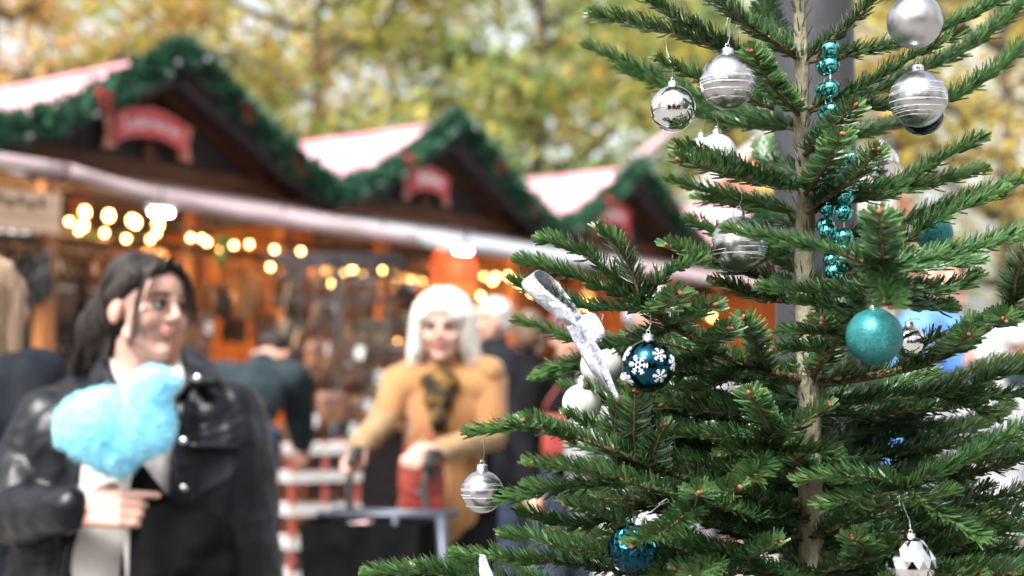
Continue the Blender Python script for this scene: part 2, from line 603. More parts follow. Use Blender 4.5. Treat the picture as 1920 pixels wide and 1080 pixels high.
def market_stall(i, label, roof_m='roof_pink', awn_m='awning_cloth', detail=True):
    p = P1 + RU * STEP * i
    t = thing('market_stall', label, 'market stall', p, ROW_A, 'stalls in a row')
    rn = random.Random(40 + i)
    # roof: two slabs, thick enough to see the verge
    for sgn, nm in ((-1, 'roof_slope'), (1, 'roof_slope')):
        m = MB()
        ex, ez = sgn * (HW + .02), EAVE - .02
        dx = .02
        v = []
        for (x, z) in ((sgn * dx * 0, RIDGE), (ex, ez)):
            for y in (0.0, DEEP + .3):
                for o_ in (0, -.05):
                    v.append((x, y, z + o_))
        f = [(0, 4, 6, 2), (1, 3, 7, 5), (0, 1, 5, 4), (2, 6, 7, 3), (4, 5, 7, 6), (0, 2, 3, 1)]
        if sgn > 0:
            f = [tuple(reversed(q)) for q in f]
        m.add(v, f)
        m.build(nm, roof_m, t, False)
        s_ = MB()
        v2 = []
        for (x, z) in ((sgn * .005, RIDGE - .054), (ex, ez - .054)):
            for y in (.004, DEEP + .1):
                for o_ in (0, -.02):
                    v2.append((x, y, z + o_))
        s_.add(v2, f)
        s_.build('soffit_shade', 'dark_board', t, False)  # added dark sheet: the shadow under the overhang put in as colour
        # bargeboard under the roof and the rafter behind the garland
        m = MB().bar((sgn * .03, .045, RIDGE - .16), (sgn * (HW - .03), .045, EAVE - .14), .06, .09, (0, 0, 1))
        m.build('bargeboard', 'dark_board', t, False)
        m = MB().bar((sgn * .04, WALL_Y - .06, RIDGE - .16), (sgn * (HW - .12), WALL_Y - .06, EAVE - .1), .05, .07, (0, 0, 1))
        m.build('rafter', 'brown_beam', t, False)
    m = MB().bar((0, .02, RIDGE + .012), (0, DEEP + .28, RIDGE + .012), .10, .03)
    m.build('ridge_cap', roof_m, t, False)
    # gable of upright boards
    nb = 26
    bw = 2 * (HW - .08) / nb
    for k in range(nb):
        x = -(HW - .08) + bw * (k + .5)
        top = RIDGE - .12 - (abs(x) + bw / 2) / HW * (RIDGE - EAVE)
        hgt = top - (EAVE + .04)
        if hgt > .04:
            board('plank', (x, WALL_Y + rn.uniform(-.004, .004), EAVE + .04 + hgt / 2), (bw - .012, .022, round(hgt, 3)), 'dark_board', t)
    MB().box((0, WALL_Y + .03, (RIDGE + EAVE) / 2 - .10), (1.3, .02, .34)).build('gable_backing', 'dark_board', t, False)
    board('beam', (0, WALL_Y - .05, EAVE - .01), (2 * HW - .04, .13, .13), 'brown_beam', t)
    board('king_post', (0, WALL_Y - .04, (RIDGE + EAVE) / 2 - .05), (.085, .06, RIDGE - EAVE - .23), 'brown_beam', t)
    # carcass
    for sx in (-1, 1):
        for y in (WALL_Y + .02, DEEP):
            board('post', (sx * (HW - .09), y, (EAVE - .2) / 2), (.11, .11, EAVE - .2), 'orange_wood', t)
    for x in (-.52, .52):
        board('post', (x, WALL_Y + .02, (EAVE - .2) / 2), (.09, .09, EAVE - .2), 'orange_wood', t)
    npl = 15
    for k in range(npl):
        x = -(HW - .1) + 2 * (HW - .1) * (k + .5) / npl
        board('back_plank', (x, DEEP + .07 + rn.uniform(-.003, .003), 1.33), (2 * (HW - .1) / npl - .01, .03, 2.66), 'warm_panel', t)
    for sx in (-1, 1):
        for k in range(10):
            y = WALL_Y + .12 + (DEEP - WALL_Y - .2) * (k + .5) / 10
            board('side_plank', (sx * (HW - .04), y, 1.33), (.03, (DEEP - WALL_Y - .2) / 10 - .008, 2.66), 'warm_panel', t)
    MB().box((0, (WALL_Y + DEEP) / 2, EAVE - .16), (2 * HW - .2, DEEP - WALL_Y - .1, .03)).build('ceiling', 'dark_board', t, False)
    for k in range(7):
        board('front_plank', (0, WALL_Y - .02, .07 + .132 * k), (2 * HW - .22, .03, .124), 'dark_board', t)
    board('counter', (0, WALL_Y - .02, .985), (2 * HW - .14, .55, .045), 'pale_wood', t)
    for z in (1.45, 1.85):
        board('shelf', (0, DEEP - .18, z), (2 * HW - .3, .3, .03), 'orange_wood', t)
    # awning of cloth over the counter, with a hanging front edge that waves a little
    zo = 2.52 if i == 0 else (2.58 if i < 0 else 2.40)
    zi = 2.40 if i >= 0 else 2.52
    n = 24
    v, f = [], []
    for k in range(n + 1):
        x = -STEP / 2 + STEP * k / n
        ze = zi + (zo - zi) * (1 - k / n) ** 4
        sag = .012 * math.sin(k * 1.1) + .008 * math.sin(k * 2.7)
        for (y, z) in ((WALL_Y - .125, EAVE - .10), (-.25, (EAVE - .10 + ze + .12) / 2 - .03), (-.9, ze + .085),
                       (-.915 + sag, ze + .045), (-.91 + sag * 1.6, ze)):
            v.append((x, y, z))
    for k in range(n):
        for j in range(4):
            f.append((k * 5 + j, (k + 1) * 5 + j, (k + 1) * 5 + j + 1, k * 5 + j + 1))
    a = MB().add(v, f).build('awning', awn_m, t)
    sm = a.modifiers.new('thick', 'SOLIDIFY'); sm.thickness = .008
    for x in (-STEP / 2 + .15, 0, STEP / 2 - .15):
        MB().tube([(x, WALL_Y - .1, EAVE - .16), (x, -.80, zi + .06)], .012, 6).build('awning_arm', 'buckle', t)
    MB().tube([(-STEP / 2, -.84, zi + .05), (STEP / 2, -.84, zi + .05)], .018, 6).build('awning_rail', 'dark_board', t)
    return t


stall_labels = [
    'dark timber stall with leather bags under its awning and a long red arched sign',
    'dark timber stall with a short red sign, behind the woman in the mustard coat',
    'third dark timber stall along the row, with a pale pole rising from its ridge',
    'fourth stall along the row, its pink roof seen through the fir branches',
    'farthest pink roofed stall, at the end of the row beyond the grey pole']
stalls = [market_stall(i, stall_labels[i], awn_m='awning_grey' if i == 1 else 'awning_cloth') for i in range(5)]
market_stall(-1, 'stall before the bag stall, of which only the awning corner shows by the plank sign')


def garland(i, label, dens=3600):
    rg = np.random.default_rng(90 + i)
    t = thing('fir_garland', label, 'garland', P1 + RU * STEP * i, ROW_A, 'green garlands on the stall gables')
    key = [(-HW - .02, EAVE + .0), (-HW * .72, EAVE + .15), (-HW * .36, EAVE + .47), (-.08, RIDGE + .02), (.08, RIDGE + .02),
           (HW * .36, EAVE + .50), (HW * .72, EAVE + .19), (HW + .02, EAVE - .02)]
    pts = []
    for k in range(len(key) - 1):
        for s in range(6):
            a = s / 6
            x = key[k][0] * (1 - a) + key[k + 1][0] * a
            z = key[k][1] * (1 - a) + key[k + 1][1] * a + .018 * math.sin((k * 6 + s) * 1.9)
            pts.append((x, -.05 + .02 * math.sin((k * 6 + s) * 2.3), z))
    pts.append((key[-1][0], -.05, key[-1][1]))
    MB().tube(pts, .03, 6).build('stem', 'dark_board', t)
    P = np.array(pts)
    u = rg.random(dens) * (len(P) - 1.001)
    k = u.astype(int); fr = (u - k)[:, None]
    pos = P[k] * (1 - fr) + P[k + 1] * fr
    tg = unit(P[k + 1] - P[k])
    rad = rg.normal(size=(dens, 3)); rad = unit(rad - (rad * tg).sum(1)[:, None] * tg)
    clump = .75 + .5 * np.abs(np.sin(u * 1.7 + i))
    d = unit(rad + tg * rg.uniform(-.5, .5, (dens, 1)) + np.array([0, -.15, -.05]))
    L = (rg.uniform(.075, .135, dens) * clump)[:, None]
    side = unit(np.cross(d, rg.normal(size=(dens, 3)))) * rg.uniform(.009, .018, dens)[:, None]
    b = pos + rad * .02
    V = np.stack([b - side * .5, b + side * .5, b + d * L * .6 + side, b + d * L, b + d * L * .6 - side], axis=1).reshape(-1, 3)
    c0, c1 = np.array([.010, .055, .028]), np.array([.045, .15, .085])
    mixv = rg.random((dens, 1)) ** 1.5
    col = c0 * (1 - mixv) + c1 * mixv
    o = link('needles', fast_quads('needles', V, col, per=5), 'garland', t)
    o['kind'] = 'stuff'
    # red ribbons and small baubles tied in
    for q, s in enumerate((10, 30, 36)):
        if s >= len(pts):
            continue
        x, y, z = pts[s]
        m = MB()
        for sg in (-1, 1):
            m.ell((x + sg * .04, y - .06, z + .01), (.042, .018, .026), Matrix.Rotation(sg * .4, 3, 'Y'))
            m.bar((x + sg * .02, y - .07, z - .01), (x + sg * .04, y - .075, z - .11), .026, .006, (0, 1, 0))
        m.ell((x, y - .075, z), (.022, .02, .022))
        m.build('red_bow', 'red_trim', t)
    for q, s in enumerate((3, 9, 17, 24)):
        x, y, z = pts[min(s, len(pts) - 1)]
        MB().ell((x + .03, y - .09, z - .06), .024).build('small_bauble', 'silver_matte', t)
    return t


# ------------------------------------------------------------------ signs on the gables
def arc_sign(i, label, width, height, text, n_marks=0):
    """arched ribbon board with turned up ends, lettering raised on it"""
    t = thing('stall_sign', label, 'sign', P1 + RU * (STEP * i - .05) - RN * (WALL_Y - .16), ROW_A)
    zc = EAVE + .25

    def arc(x):
        return .14 * (1 - (x / (width / 2)) ** 2) * (width / 1.1)
    xs = [(-.5 + k / 20) * width for k in range(21)]
    top = [(x, zc + arc(x) + height / 2) for x in xs]
    bot = [(x, zc + arc(x) - height / 2) for x in xs]
    m = MB()
    n = len(xs)
    v = [(x, y, z) for (x, z) in top for y in (0, .03)] + [(x, y, z) for (x, z) in bot for y in (0, .03)]
    f = []
    for k in range(n - 1):
        a, b = 2 * k, 2 * (k + 1)
        c, d = 2 * n + 2 * k, 2 * n + 2 * (k + 1)
        f += [(a, c, d, b), (a + 1, b + 1, d + 1, c + 1), (a, b, b + 1, a + 1), (c, c + 1, d + 1, d)]
    m.add(v, f)
    m.build('board', 'sign_red', t, False)
    for s in (-1, 1):                                                # ribbon ends behind the board
        x0 = s * width * .44
        o = [(x0, zc - height * .62), (x0 + s * width * .17, zc - height * .72), (x0 + s * width * .13, zc - height * .12),
             (x0 + s * width * .19, zc + height * .52), (x0, zc + height * .58)]
        if s < 0:
            o = o[::-1]
        MB().prism(o, .034, .055).build('ribbon_end', 'sign_edge', t, False)
    for zz, nm in ((height / 2 - .012, 'edge_strip'), (-height / 2 + .012, 'edge_strip')):
        MB().tube([(x, -.004, zc + arc(x) + zz) for x in xs], .012, 5, flat=.5).build(nm, 'sign_edge', t)
    if text:
        cw = width * .74 / len(text)
        for k, ch in enumerate(text):
            x = (k - (len(text) - 1) / 2) * cw
            cu = bpy.data.curves.new('letter', 'FONT')
            cu.body = ch
            cu.size = height * (.62 if k else .72)
            cu.extrude = .004
            cu.align_x = 'CENTER'
            tmp = bpy.data.objects.new('tmp', cu)
            COL.objects.link(tmp)
            dg = bpy.context.evaluated_depsgraph_get()
            me = bpy.data.meshes.new_from_object(tmp.evaluated_get(dg))
            bpy.data.objects.remove(tmp)
            me.name = 'letter'
            lo = link('letter', me, 'sign_white', t)
            sl = -math.atan(.14 * 2 * x / (width / 2) ** 2 * (width / 1.1))
            lo.location = (x, -.006, zc + arc(x) - height * .20)
            lo.rotation_euler = (PI / 2, -sl, 0)
    else:                                                            # worn lettering that cannot be read: strokes only
        rn = random.Random(i)
        for k in range(n_marks):
            x = (k - (n_marks - 1) / 2) * width * .66 / n_marks
            h = height * (.55 if k == 0 else rn.choice((.32, .36, .45)))
            MB().box((x, -.004, zc + arc(x) - height * .2 + h / 2), (width * .66 / n_marks * .72, .008, h)).build('letter_stroke', 'sign_white', t, False)
    return t


arc_sign(0, 'long red arched ribbon sign with white lettering on the gable of the bag stall', 0.66, .215, 'Lederwaren')
arc_sign(1, 'short red arched sign with white lettering on the second stall gable', .54, .21, '', 5)
arc_sign(2, 'small red sign under the third stall gable, half in its shade', .62, .26, '', 4)

GL = ['thick green garland with red bows along the gable above the long red sign',
      'thick green garland along the gable above the short red sign',
      'green garland along the gable of the stall with the pale pole',
      'green garland on the fourth stall gable behind the fir branches',
      'green garland on the farthest stall gable beyond the grey pole']
mat('silver_matte', (.48, .48, .50), .34, metal=1.0)
for i in range(5):
    garland(i, GL[i], 3600 if i < 3 else 1800)

# pale pole that rises from the third ridge
a, b = W(1182, 308, P1.y + 2 * STEP * RU.y), W(1270, 240, 15.9)
MB().tube([a - Vector((.1, 0, .1)), a, b], [.06, .06, .05], 8).build('leaning_pole', 'awning_cloth', label='pale pink pole leaning up from the ridge of the third stall', category='pole')

# ------------------------------------------------------------------ striped pavilion farther along the square
pv = thing('pavilion', 'round pavilion with a salmon, white and yellow striped roof behind the fir tree', 'pavilion', (4.9, 25.5, 0))
mat('cloth_salmon', (.62, .24, .16), .7, c2=(.68, .3, .2), scale=3)
mat('cloth_yellow', (.66, .46, .10), .7, c2=(.7, .5, .15), scale=3)
mat('cloth_white', (.74, .72, .78), .7, c2=(.8, .78, .8), scale=3)
for k in range(16):
    a0, a1 = 2 * PI * k / 16, 2 * PI * (k + 1) / 16
    v = []
    for (r, z) in ((.12, 6.1), (1.0, 5.5), (2.2, 4.7), (2.25, 4.25)):
        for a_ in (a0, a1):
            v.append((r * math.cos(a_), r * math.sin(a_), z))
    o = MB().add(v, [(0, 1, 3, 2), (2, 3, 5, 4), (4, 5, 7, 6)]).build('roof_panel', ('cloth_salmon', 'cloth_white', 'cloth_salmon', 'cloth_yellow')[k % 4], pv, False)
    o.modifiers.new('t', 'SOLIDIFY').thickness = .02
for k in range(8):
    a0 = 2 * PI * k / 8
    MB().tube([(2.1 * math.cos(a0), 2.1 * math.sin(a0), 0), (2.1 * math.cos(a0), 2.1 * math.sin(a0), 4.7)], .06, 8).build('post', 'rack_white', pv)
MB().lathe([(.03, 6.05), (.1, 6.1), (.12, 6.2), (.04, 6.3), (.02, 6.6)], n=12).build('finial', 'buckle', pv)
MB().lathe([(2.0, 0.0), (2.0, .8), (1.95, .85)], n=24).build('base', 'rack_white', pv, False)


# ------------------------------------------------------------------ goods
def handbag(name, label, p, w, h, d, m, strap, rz, group, tag=False, style=0, cat='bag'):
    """bag hanging by its strap; p is the point it hangs from"""
    t = thing(name, label, cat, p, rz, group)
    z1 = -strap
    mb = MB()
    n = 10
    prof = []
    for (fz, fw, fd) in ((0, .86, .5), (.06, .92, .8), (.3, 1.0, 1.0), (.7, 1.02, 1.05), (.93, .98, .95), (1, .9, .6)):
        ring = []
        for k in range(16):
            a = 2 * PI * k / 16
            cx, sy = math.cos(a), math.sin(a)
            ex = math.copysign(abs(cx) ** .35, cx); ey = math.copysign(abs(sy) ** .5, sy)
            ring.append((ex * w / 2 * fw, ey * d / 2 * fd, z1 - h * fz))
        prof.append(ring)
    v = [q for r in prof for q in r]
    f = []
    for i in range(len(prof) - 1):
        for k in range(16):
            f.append((i * 16 + k, (i + 1) * 16 + k, (i + 1) * 16 + (k + 1) % 16, i * 16 + (k + 1) % 16))
    f.append(tuple(range(16))); f.append(tuple(5 * 16 + k for k in range(15, -1, -1)))
    mb.add(v, f)
    mb.build('body', m, t)
    fl = MB()
    if style == 0:
        o = [(-w * .46, z1 + .005), (w * .46, z1 + .005), (w * .47, z1 - h * .45), (w * .25, z1 - h * .58), (-w * .25, z1 - h * .58), (-w * .47, z1 - h * .45)]
        fl.prism(o, -d * .60, -d * .52)
        fo = fl.build('flap', m, t, False)
        MB().box((0, -d * .63, z1 - h * .53), (w * .13, .012, h * .09)).build('clasp', 'buckle', fo, False)
    else:
        fl.box((0, -d * .56, z1 - h * .62), (w * .6, .02, h * .4))
        fl.build('pocket', m, t, False)
        MB().box((0, -d * .50, z1 - h * .18), (w * .8, .012, .012)).build('zip', 'buckle', t, False)
    MB().tube([(-w * .44, 0, z1 - h * .08), (-w * .40, 0, z1 + strap * .35), (-.015, 0, -.015), (0, 0, 0), (.015, 0, -.015), (w * .40, 0, z1 + strap * .35), (w * .44, 0, z1 - h * .08)],
              .010, 6, flat=.5).build('strap', m, t)
    if tag:
        MB().box((w * .28, -d * .68, z1 - h * .25), (.05, .004, .075), Matrix.Rotation(.2, 3, 'Y')).build('price_tag', 'tag_white', t, False)
    return t


rn = random.Random(5)
LM = ['leather_brown', 'leather_dark', 'leather_dark', 'leather_black', 'leather_olive', 'leather_tan', 'leather_brown']
CN = {'leather_brown': 'brown', 'leather_dark': 'dark-brown', 'leather_black': 'black', 'leather_olive': 'olive-brown', 'leather_tan': 'tan'}
# the big brown bag that hangs on long straps from the awning edge
handbag('handbag', 'large red brown handbag on long straps behind the woman with candyfloss', RP(-.62, .86, 2.40), .27, .40, .12, 'leather_brown', .62, ROW_A, 'bags hanging at the bag stall', True, 0)
# rows of bags and belts under the awning of the bag stall, hung from rails
rail = MB()
for (s0, s1, out, z) in ((-1.5, 2.9, .30, 2.24), (.3, 2.9, .72, 2.30)):
    pass
hr = thing('goods_rail', 'dark rail under the awning from which bags and belts hang', 'rail')
for (s0, s1, out, z) in ((-1.55, 1.5, .22, 2.26), (.35, 2.6, .66, 2.33), (1.7, 3.4, .25, 2.26), (-1.5, 1.5, -.30, 2.36), (1.7, 4.4, -.30, 2.36)):
    MB().tube([RP(s0, out, z), RP(s1, out, z)], .016, 6).build('rod', 'dark_board', hr)
    for s in (s0 + .05, (s0 + s1) / 2, s1 - .05):
        MB().tube([RP(s, out, z), RP(s, out, z + .30)], .010, 5).build('hanger', 'dark_board', hr)
hang = []
for k in range(13):
    hang.append((.42 + k * .135, .66, 2.33, 0))
for k in range(9):
    hang.append((.3 + k * .15, .22, 2.26, 1))
for k in range(8):
    hang.append((-1.5 + k * .15, .22, 2.26, 1))
for k in range(18):
    hang.append((-1.45 + k * .16, -.30, 2.36, 1))
for k in range(14):
    hang.append((1.75 + k * .19, -.30, 2.36, 1))
for k in range(8):
    hang.append((1.75 + k * .2, .25, 2.26, 1))
for k, (s, out, z, kind) in enumerate(hang):
    m = rn.choice(LM)
    w = rn.uniform(.15, .27)
    tg, sty = rn.random() < .3, rn.randint(0, 1)
    ln_ = rn.uniform(.15, .95) if kind == 0 else rn.uniform(.1, .55)
    lab = '%s leather %s%s on a %s strap under the %s awning' % (CN[m], ('flap bag', 'zip bag')[sty], ' with white tag' if tg else '', 'long' if ln_ > .45 else 'short', 'second stall' if s > 1.7 else 'bag stall')
    handbag('handbag', lab, RP(s + rn.uniform(-.03, .03), out + rn.uniform(-.08, .08), z), w, w * rn.uniform(.8, 1.3), .07 + rn.random() * .05, m,
            ln_, ROW_A + rn.uniform(-.7, .7), 'bags hanging under the awnings, ' + CN[m], tg, sty)
# the lower tier of bags in front, ending at the white rack
for k, (px, py, y, w, m) in enumerate(((565, 770, 8.7, .21, 'leather_dark'), (622, 735, 8.8, .2, 'leather_brown'), (652, 640, 8.9, .25, 'leather_dark'), (690, 690, 9.0, .2, 'leather_olive'),
                                       (700, 600, 9.2, .22, 'leather_olive'), (598, 640, 8.9, .17, 'leather_brown'), (640, 790, 8.7, .17, 'leather_black'), (735, 640, 9.4, .2, 'leather_brown'),
                                       (560, 690, 9.0, .16, 'leather_tan'), (610, 560, 9.2, .18, 'leather_dark'), (545, 600, 9.3, .17, 'leather_olive'), (668, 745, 8.9, .18, 'leather_brown'))):
    q = W(px, py, y)
    lowbag = handbag('handbag', '%s %s leather %s low on the hanging display above the white rack' % ('wider' if w > .19 else 'small', CN[m], ('flap bag', 'zip bag')[k % 2]), (q.x, q.y, q.z + .25), w, w * 1.15, .09, m, .25, ROW_A * .6 + rn.uniform(-.4, .4), 'bags low on the display, ' + CN[m], k % 3 != 1, k % 2)
    MB().tube([(0, 0, -.01), (0, 0, 2.10 - q.z - .25)], .005, 4).build('cord', 'ink', lowbag)
st = thing('bag_stand', 'upright dark stand with arms that carries the lower bags above the rack', 'display stand', (-1.10, 9.0, 0))
MB().tube([(0, 0, 0), (0, 0, 2.05)], .022, 8).build('pole', 'dark_board', st)
MB().lathe([(.26, 0), (.26, .02), (.04, .05)], n=18).build('foot', 'dark_board', st)
for k in range(5):
    MB().tube([(-.42, -.36 + .2 * k, 2.10), (.42, -.36 + .2 * k, 2.10)], .012, 6).build('top_bar', 'dark_board', st)
MB().tube([(0, -.4, 2.085), (0, .5, 2.085)], .016, 6).build('top_spine', 'dark_board', st)
for k in range(6):
    z = 1.2 + .16 * k
    MB().tube([(-.42, rn.uniform(-.2, .2), z), (0, 0, z), (.42, rn.uniform(-.2, .2), z)], .012, 6).build('arm', 'dark_board', st)


def belt(label, p, L, m, rz, group):
    t = thing('belt', label, 'belt', p, rz, group)
    MB().tube([(0, 0, 0), (.004, 0, -L * .4), (-.006, 0, -L * .8), (0, 0, -L)], .017, 6, flat=.18, up=(0, 1, 0)).build('strap', m, t)
    o = MB()
    o.tube([(-.022, 0, 0), (-.022, 0, .05), (.022, 0, .05), (.022, 0, 0), (-.022, 0, 0)], .005, 5)
    o.build('buckle', 'buckle', t)
    return t


for k in range(22):
    s = -1.5 + k * .065 if k < 16 else 2.0 + (k - 16) * .12
    m = rn.choice(['leather_dark', 'leather_black', 'leather_brown'])
    belt('%s belt hanging in the row of belts inside the bag stall' % CN[m], RP(s, .20, 2.18), rn.uniform(.8, 1.05), m, ROW_A + rn.uniform(-.3, .3), 'belts hanging in the bag stall, ' + CN[m])
# small wares with white tags beside the wooden sign
for k in range(9):
    q = RP(-1.52 + .30 * (k % 3) + .03 * (k // 3), .165, (1.55, 1.8, 2.05)[k // 3] - .20 + .23)
    t = thing('tagged_purse', 'small black purse with a white tag on the hook board behind the young woman', 'purse', q, ROW_A, 'tagged purses on the hook board')
    MB().prism([(-.05, -.09), (.05, -.09), (.055, .02), (.03, .06), (-.03, .06), (-.055, .02)], -.02, .02).build('pouch', 'leather_black', t, False)
    MB().box((.0, -.03, .0), (.05, .004, .075)).build('price_tag', 'tag_white', t, False)
    MB().tube([(0, 0, .06), (0, 0, .22)], .004, 4).build('cord', 'ink', t)
hb = thing('hook_board', 'dark hook board behind the young woman with small tagged purses', 'board', tuple(RP(-1.15, .12, 0)), ROW_A)
board('panel', (0, .02, 1.9), (.95, .03, .9), 'leather_dark', hb)
for z in (1.55, 1.8, 2.05, 2.28):
    board('hook_bar', (0, -.012, z), (.9, .03, .03), 'buckle', hb)
for x in (-.44, .44):
    board('leg', (x, .05, 1.05), (.05, .04, 2.1), 'orange_wood', hb)
# green things hung in the stall
for (px, py) in ((165, 432), (418, 440), (415, 470)):
    q = W(px, py, 9.4)
    t = thing('green_pouch', 'small lime green pouch hanging under the bag stall awning', 'pouch', q, ROW_A, 'green pouches under the awning')
    MB().ell((0, 0, -.05), (.05, .035, .055)).build('bag', 'green_item', t)
    MB().tube([(0, 0, .02), (0, 0, .16)], .004, 4).build('cord', 'ink', t)

# plank sign with dark lettering at the left end of the stall
ws = thing('plank_sign', 'pale wooden plank sign with dark lettering at the end of the bag stall', 'sign', W(20, 392, 7.6), ROW_A)
for k in range(3):
    board('plank', (0, 0, .075 - .075 * k), (.62, .025, .072), 'pale_wood', ws)
for k in range(7):
    board('letter_stroke', (-.21 + .065 * k, -.016, .055 - .02 * (k % 2)), (.028, .006, .05), 'ink', ws)
MB().tube([(-.25, 0, .1), (-.25, 0, .30)], .006, 5).build('cord', 'ink', ws)
MB().tube([(.25, 0, .1), (.25, 0, .30)], .006, 5).build('cord', 'ink', ws)
q = W(83, 560, 7.9)
op = thing('orange_post', 'orange brown timber post beside the wooden plank sign', 'post', (q.x, q.y, 0), ROW_A)
board('shaft', (0, 0, 1.22), (.085, .085, 2.44), 'orange_wood', op)
board('foot', (0, 0, .03), (.2, .2, .06), 'orange_wood', op)
# white boxes and dark wares under the plank sign
for k in range(3):
    q = W(6 + 26 * k, 425, 7.8)
    t = thing('white_carton', 'small white carton on the shelf under the wooden plank sign', 'carton', q, ROW_A, 'cartons under the plank sign')
    MB().box((0, 0, 0), (.07, .06, .085)).build('box', 'tag_white', t, False)
    MB().box((0, -.032, -.01), (.03, .004, .03)).build('print', 'ink', t, False)
sh = thing('wall_shelf', 'dark shelf with cartons under the wooden plank sign', 'shelf', W(30, 446, 7.8), ROW_A)
board('plate', (0, 0, 0), (.5, .18, .025), 'leather_dark', sh)
for x in (-.2, .2):
    MB().bar((x, .05, -.01), (x, .06, -2.05), .03, .03).build('bracket', 'leather_dark', sh, False)
for k in range(5):
    q = W(18 + 17 * k, 520 + 12 * (k % 2), 7.8)
    t = thing('black_glove', 'black leather glove hanging under the wooden plank sign', 'glove', q, ROW_A, 'gloves under the plank sign')
    mm = MB().ell((0, 0, 0), (.045, .018, .06)).cap((0, 0, .05), .032, (0, 0, .13), .034, flat=.5)
    for j in range(4):
        mm.cap((-.03 + .02 * j, 0, -.04), .010, (-.036 + .024 * j, 0, -.105 - .012 * (j in (1, 2))), .009)
    mm.cap((.04, 0, 0), .012, (.065, 0, -.05), .010)
    MB().tube([(0, 0, .12), (0, 0, .26)], .004, 4).build('cord', 'ink', t)
    link('glove_skin', remesh(mm, .006, 2, name='glove_skin'), 'leather_black', t)

# white and red display rack
q = W(592, 1000, 8.0)
rk = thing('display_rack', 'white shelved display rack with red posts beside the walker', 'rack', (q.x, q.y, 0), .5)
for sx in (-1, 0, 1):
    for sy in (-1, 1):
        board('post', (sx * .19, sy * .13, .5), (.028, .028, 1.0), 'rack_red', rk)
for k, z in enumerate((.08, .26, .44, .62, .80, .95)):
    board('shelf', (0, 0, z), (.42, .30, .055), 'rack_white' if k else 'orange_plain', rk)
for k in range(14):
    z = (.29, .47, .65, .83)[k % 4]
    x = -.14 + .09 * (k % 4) + .02 * (k // 4)
    t = thing('wallet', 'small dark wallet standing on a shelf of the white and red rack', 'wallet', Vector((rk.location.x, rk.location.y, z)) + Matrix.Rotation(.5, 3, 'Z') @ Vector((x, -.09 + .06 * (k // 4), 0)), .5 + rn.uniform(-.3, .3), 'wallets on the white rack')
    MB().box((0, 0, .05), (.07, .022, .095)).build('cover', rn.choice(['leather_dark', 'leather_red', 'leather_black']), t, False)
    MB().box((.0, -.0125, .05), (.05, .003, .014)).build('strap', 'leather_tan', t, False)

# ------------------------------------------------------------------ lamps of the stalls
def light_string(label, s0, s1, out, z, n, r):
    t = thing('light_string', label, 'light string')
    P = []
    for k in range(n * 4 + 1):
        u = k / (n * 4)
        P.append(RP(s0 + (s1 - s0) * u, out, z - .05 * abs(math.sin(u * PI * 3)) - .04 * math.sin(k * 1.7) * math.sin(k * .37)))
    MB().tube(P, .004, 4).build('cable', 'ink', t)
    rl = random.Random(n)
    for k in range(n):
        if rl.random() < .15:
            continue
        p = P[min(4 * k + rl.randint(0, 4), len(P) - 1)]
        if rl.random() < .5:
            q_ = p - Vector((rl.uniform(-.05, .05), rl.uniform(-.1, .1), rl.uniform(.05, .16)))
            MB().tube([p, q_], .003, 4).build('drop_cable', 'ink', t)
            p = q_
        MB().lathe([(.012, -.045), (.014, -.01), (.010, 0)], p, 8).build('socket', 'ink', t)
        MB().ell(p - Vector((0, 0, .05 + r * .6)), (r, r, r * 1.25), nu=10, nv=8).build('bulb', 'bulb_warm', t)
    return t


light_string('string of warm bulbs under the bag stall awning by the plank sign', -2.5, -.3, .30, 2.52, 20, .026)
light_string('second string of small warm bulbs deep inside the bag stall', -1.35, 1.3, -1.2, 2.25, 34, .018)
light_string('string of warm bulbs inside the second stall above the mustard coat', 1.75, 4.2, -.35, 2.46, 11, .030)
light_string('row of tiny warm bulbs under the front edge of the bag stall awning', -1.3, 1.7, .42, 2.40, 30, .015)
light_string('row of tiny warm bulbs under the front edge of the second stall awning', 1.75, 4.4, .30, 2.42, 26, .017)
light_string('small warm bulbs at the back of the second stall', 1.8, 4.5, -1.6, 1.85, 12, .020)


def pendant(label, p, col_shade, r, energy):
    t = thing('pendant_lamp', label, 'lamp', p, 0, 'lamps inside the stalls')
    MB().tube([(0, 0, 0), (0, 0, .25)], .006, 5).build('cord', 'ink', t)
    o = MB().lathe([(r * .25, .02), (r * .55, -.02), (r, -.12), (r * .98, -.125), (r * .5, -.03)], n=18).build('shade', col_shade, t)
    MB().ell((0, 0, -.12), .045, nu=10, nv=8).build('bulb', 'bulb_warm', t)
    ld = bpy.data.lights.new('lamp_light', 'POINT')
    ld.energy = energy
    ld.color = (1.0, .50, .19)
    ld.shadow_soft_size = .06
    lo = bpy.data.objects.new('lamp_light', ld)
    COL.objects.link(lo)
    lo.parent = t
    lo.location = (0, 0, -.2)
    return t


for i in range(4):
    for k, s in enumerate((-.75, .75)):
        pendant('warm pendant lamp under the ceiling of %s' % ['the bag stall', 'the second stall', 'the third stall', 'the fourth stall'][i],
                RP(STEP * i + s, -1.15, 2.44), 'shade_warm', .13, 19 if i < 2 else 14)
pendant('warm pendant lamp that lights the gap between the hanging goods of the bag stall', RP(-.02, -1.5, 2.3), 'shade_warm', .12, 38)
pendant('warm pendant lamp above the front of the second stall', RP(2.6, -.9, 2.45), 'shade_warm', .12, 30)
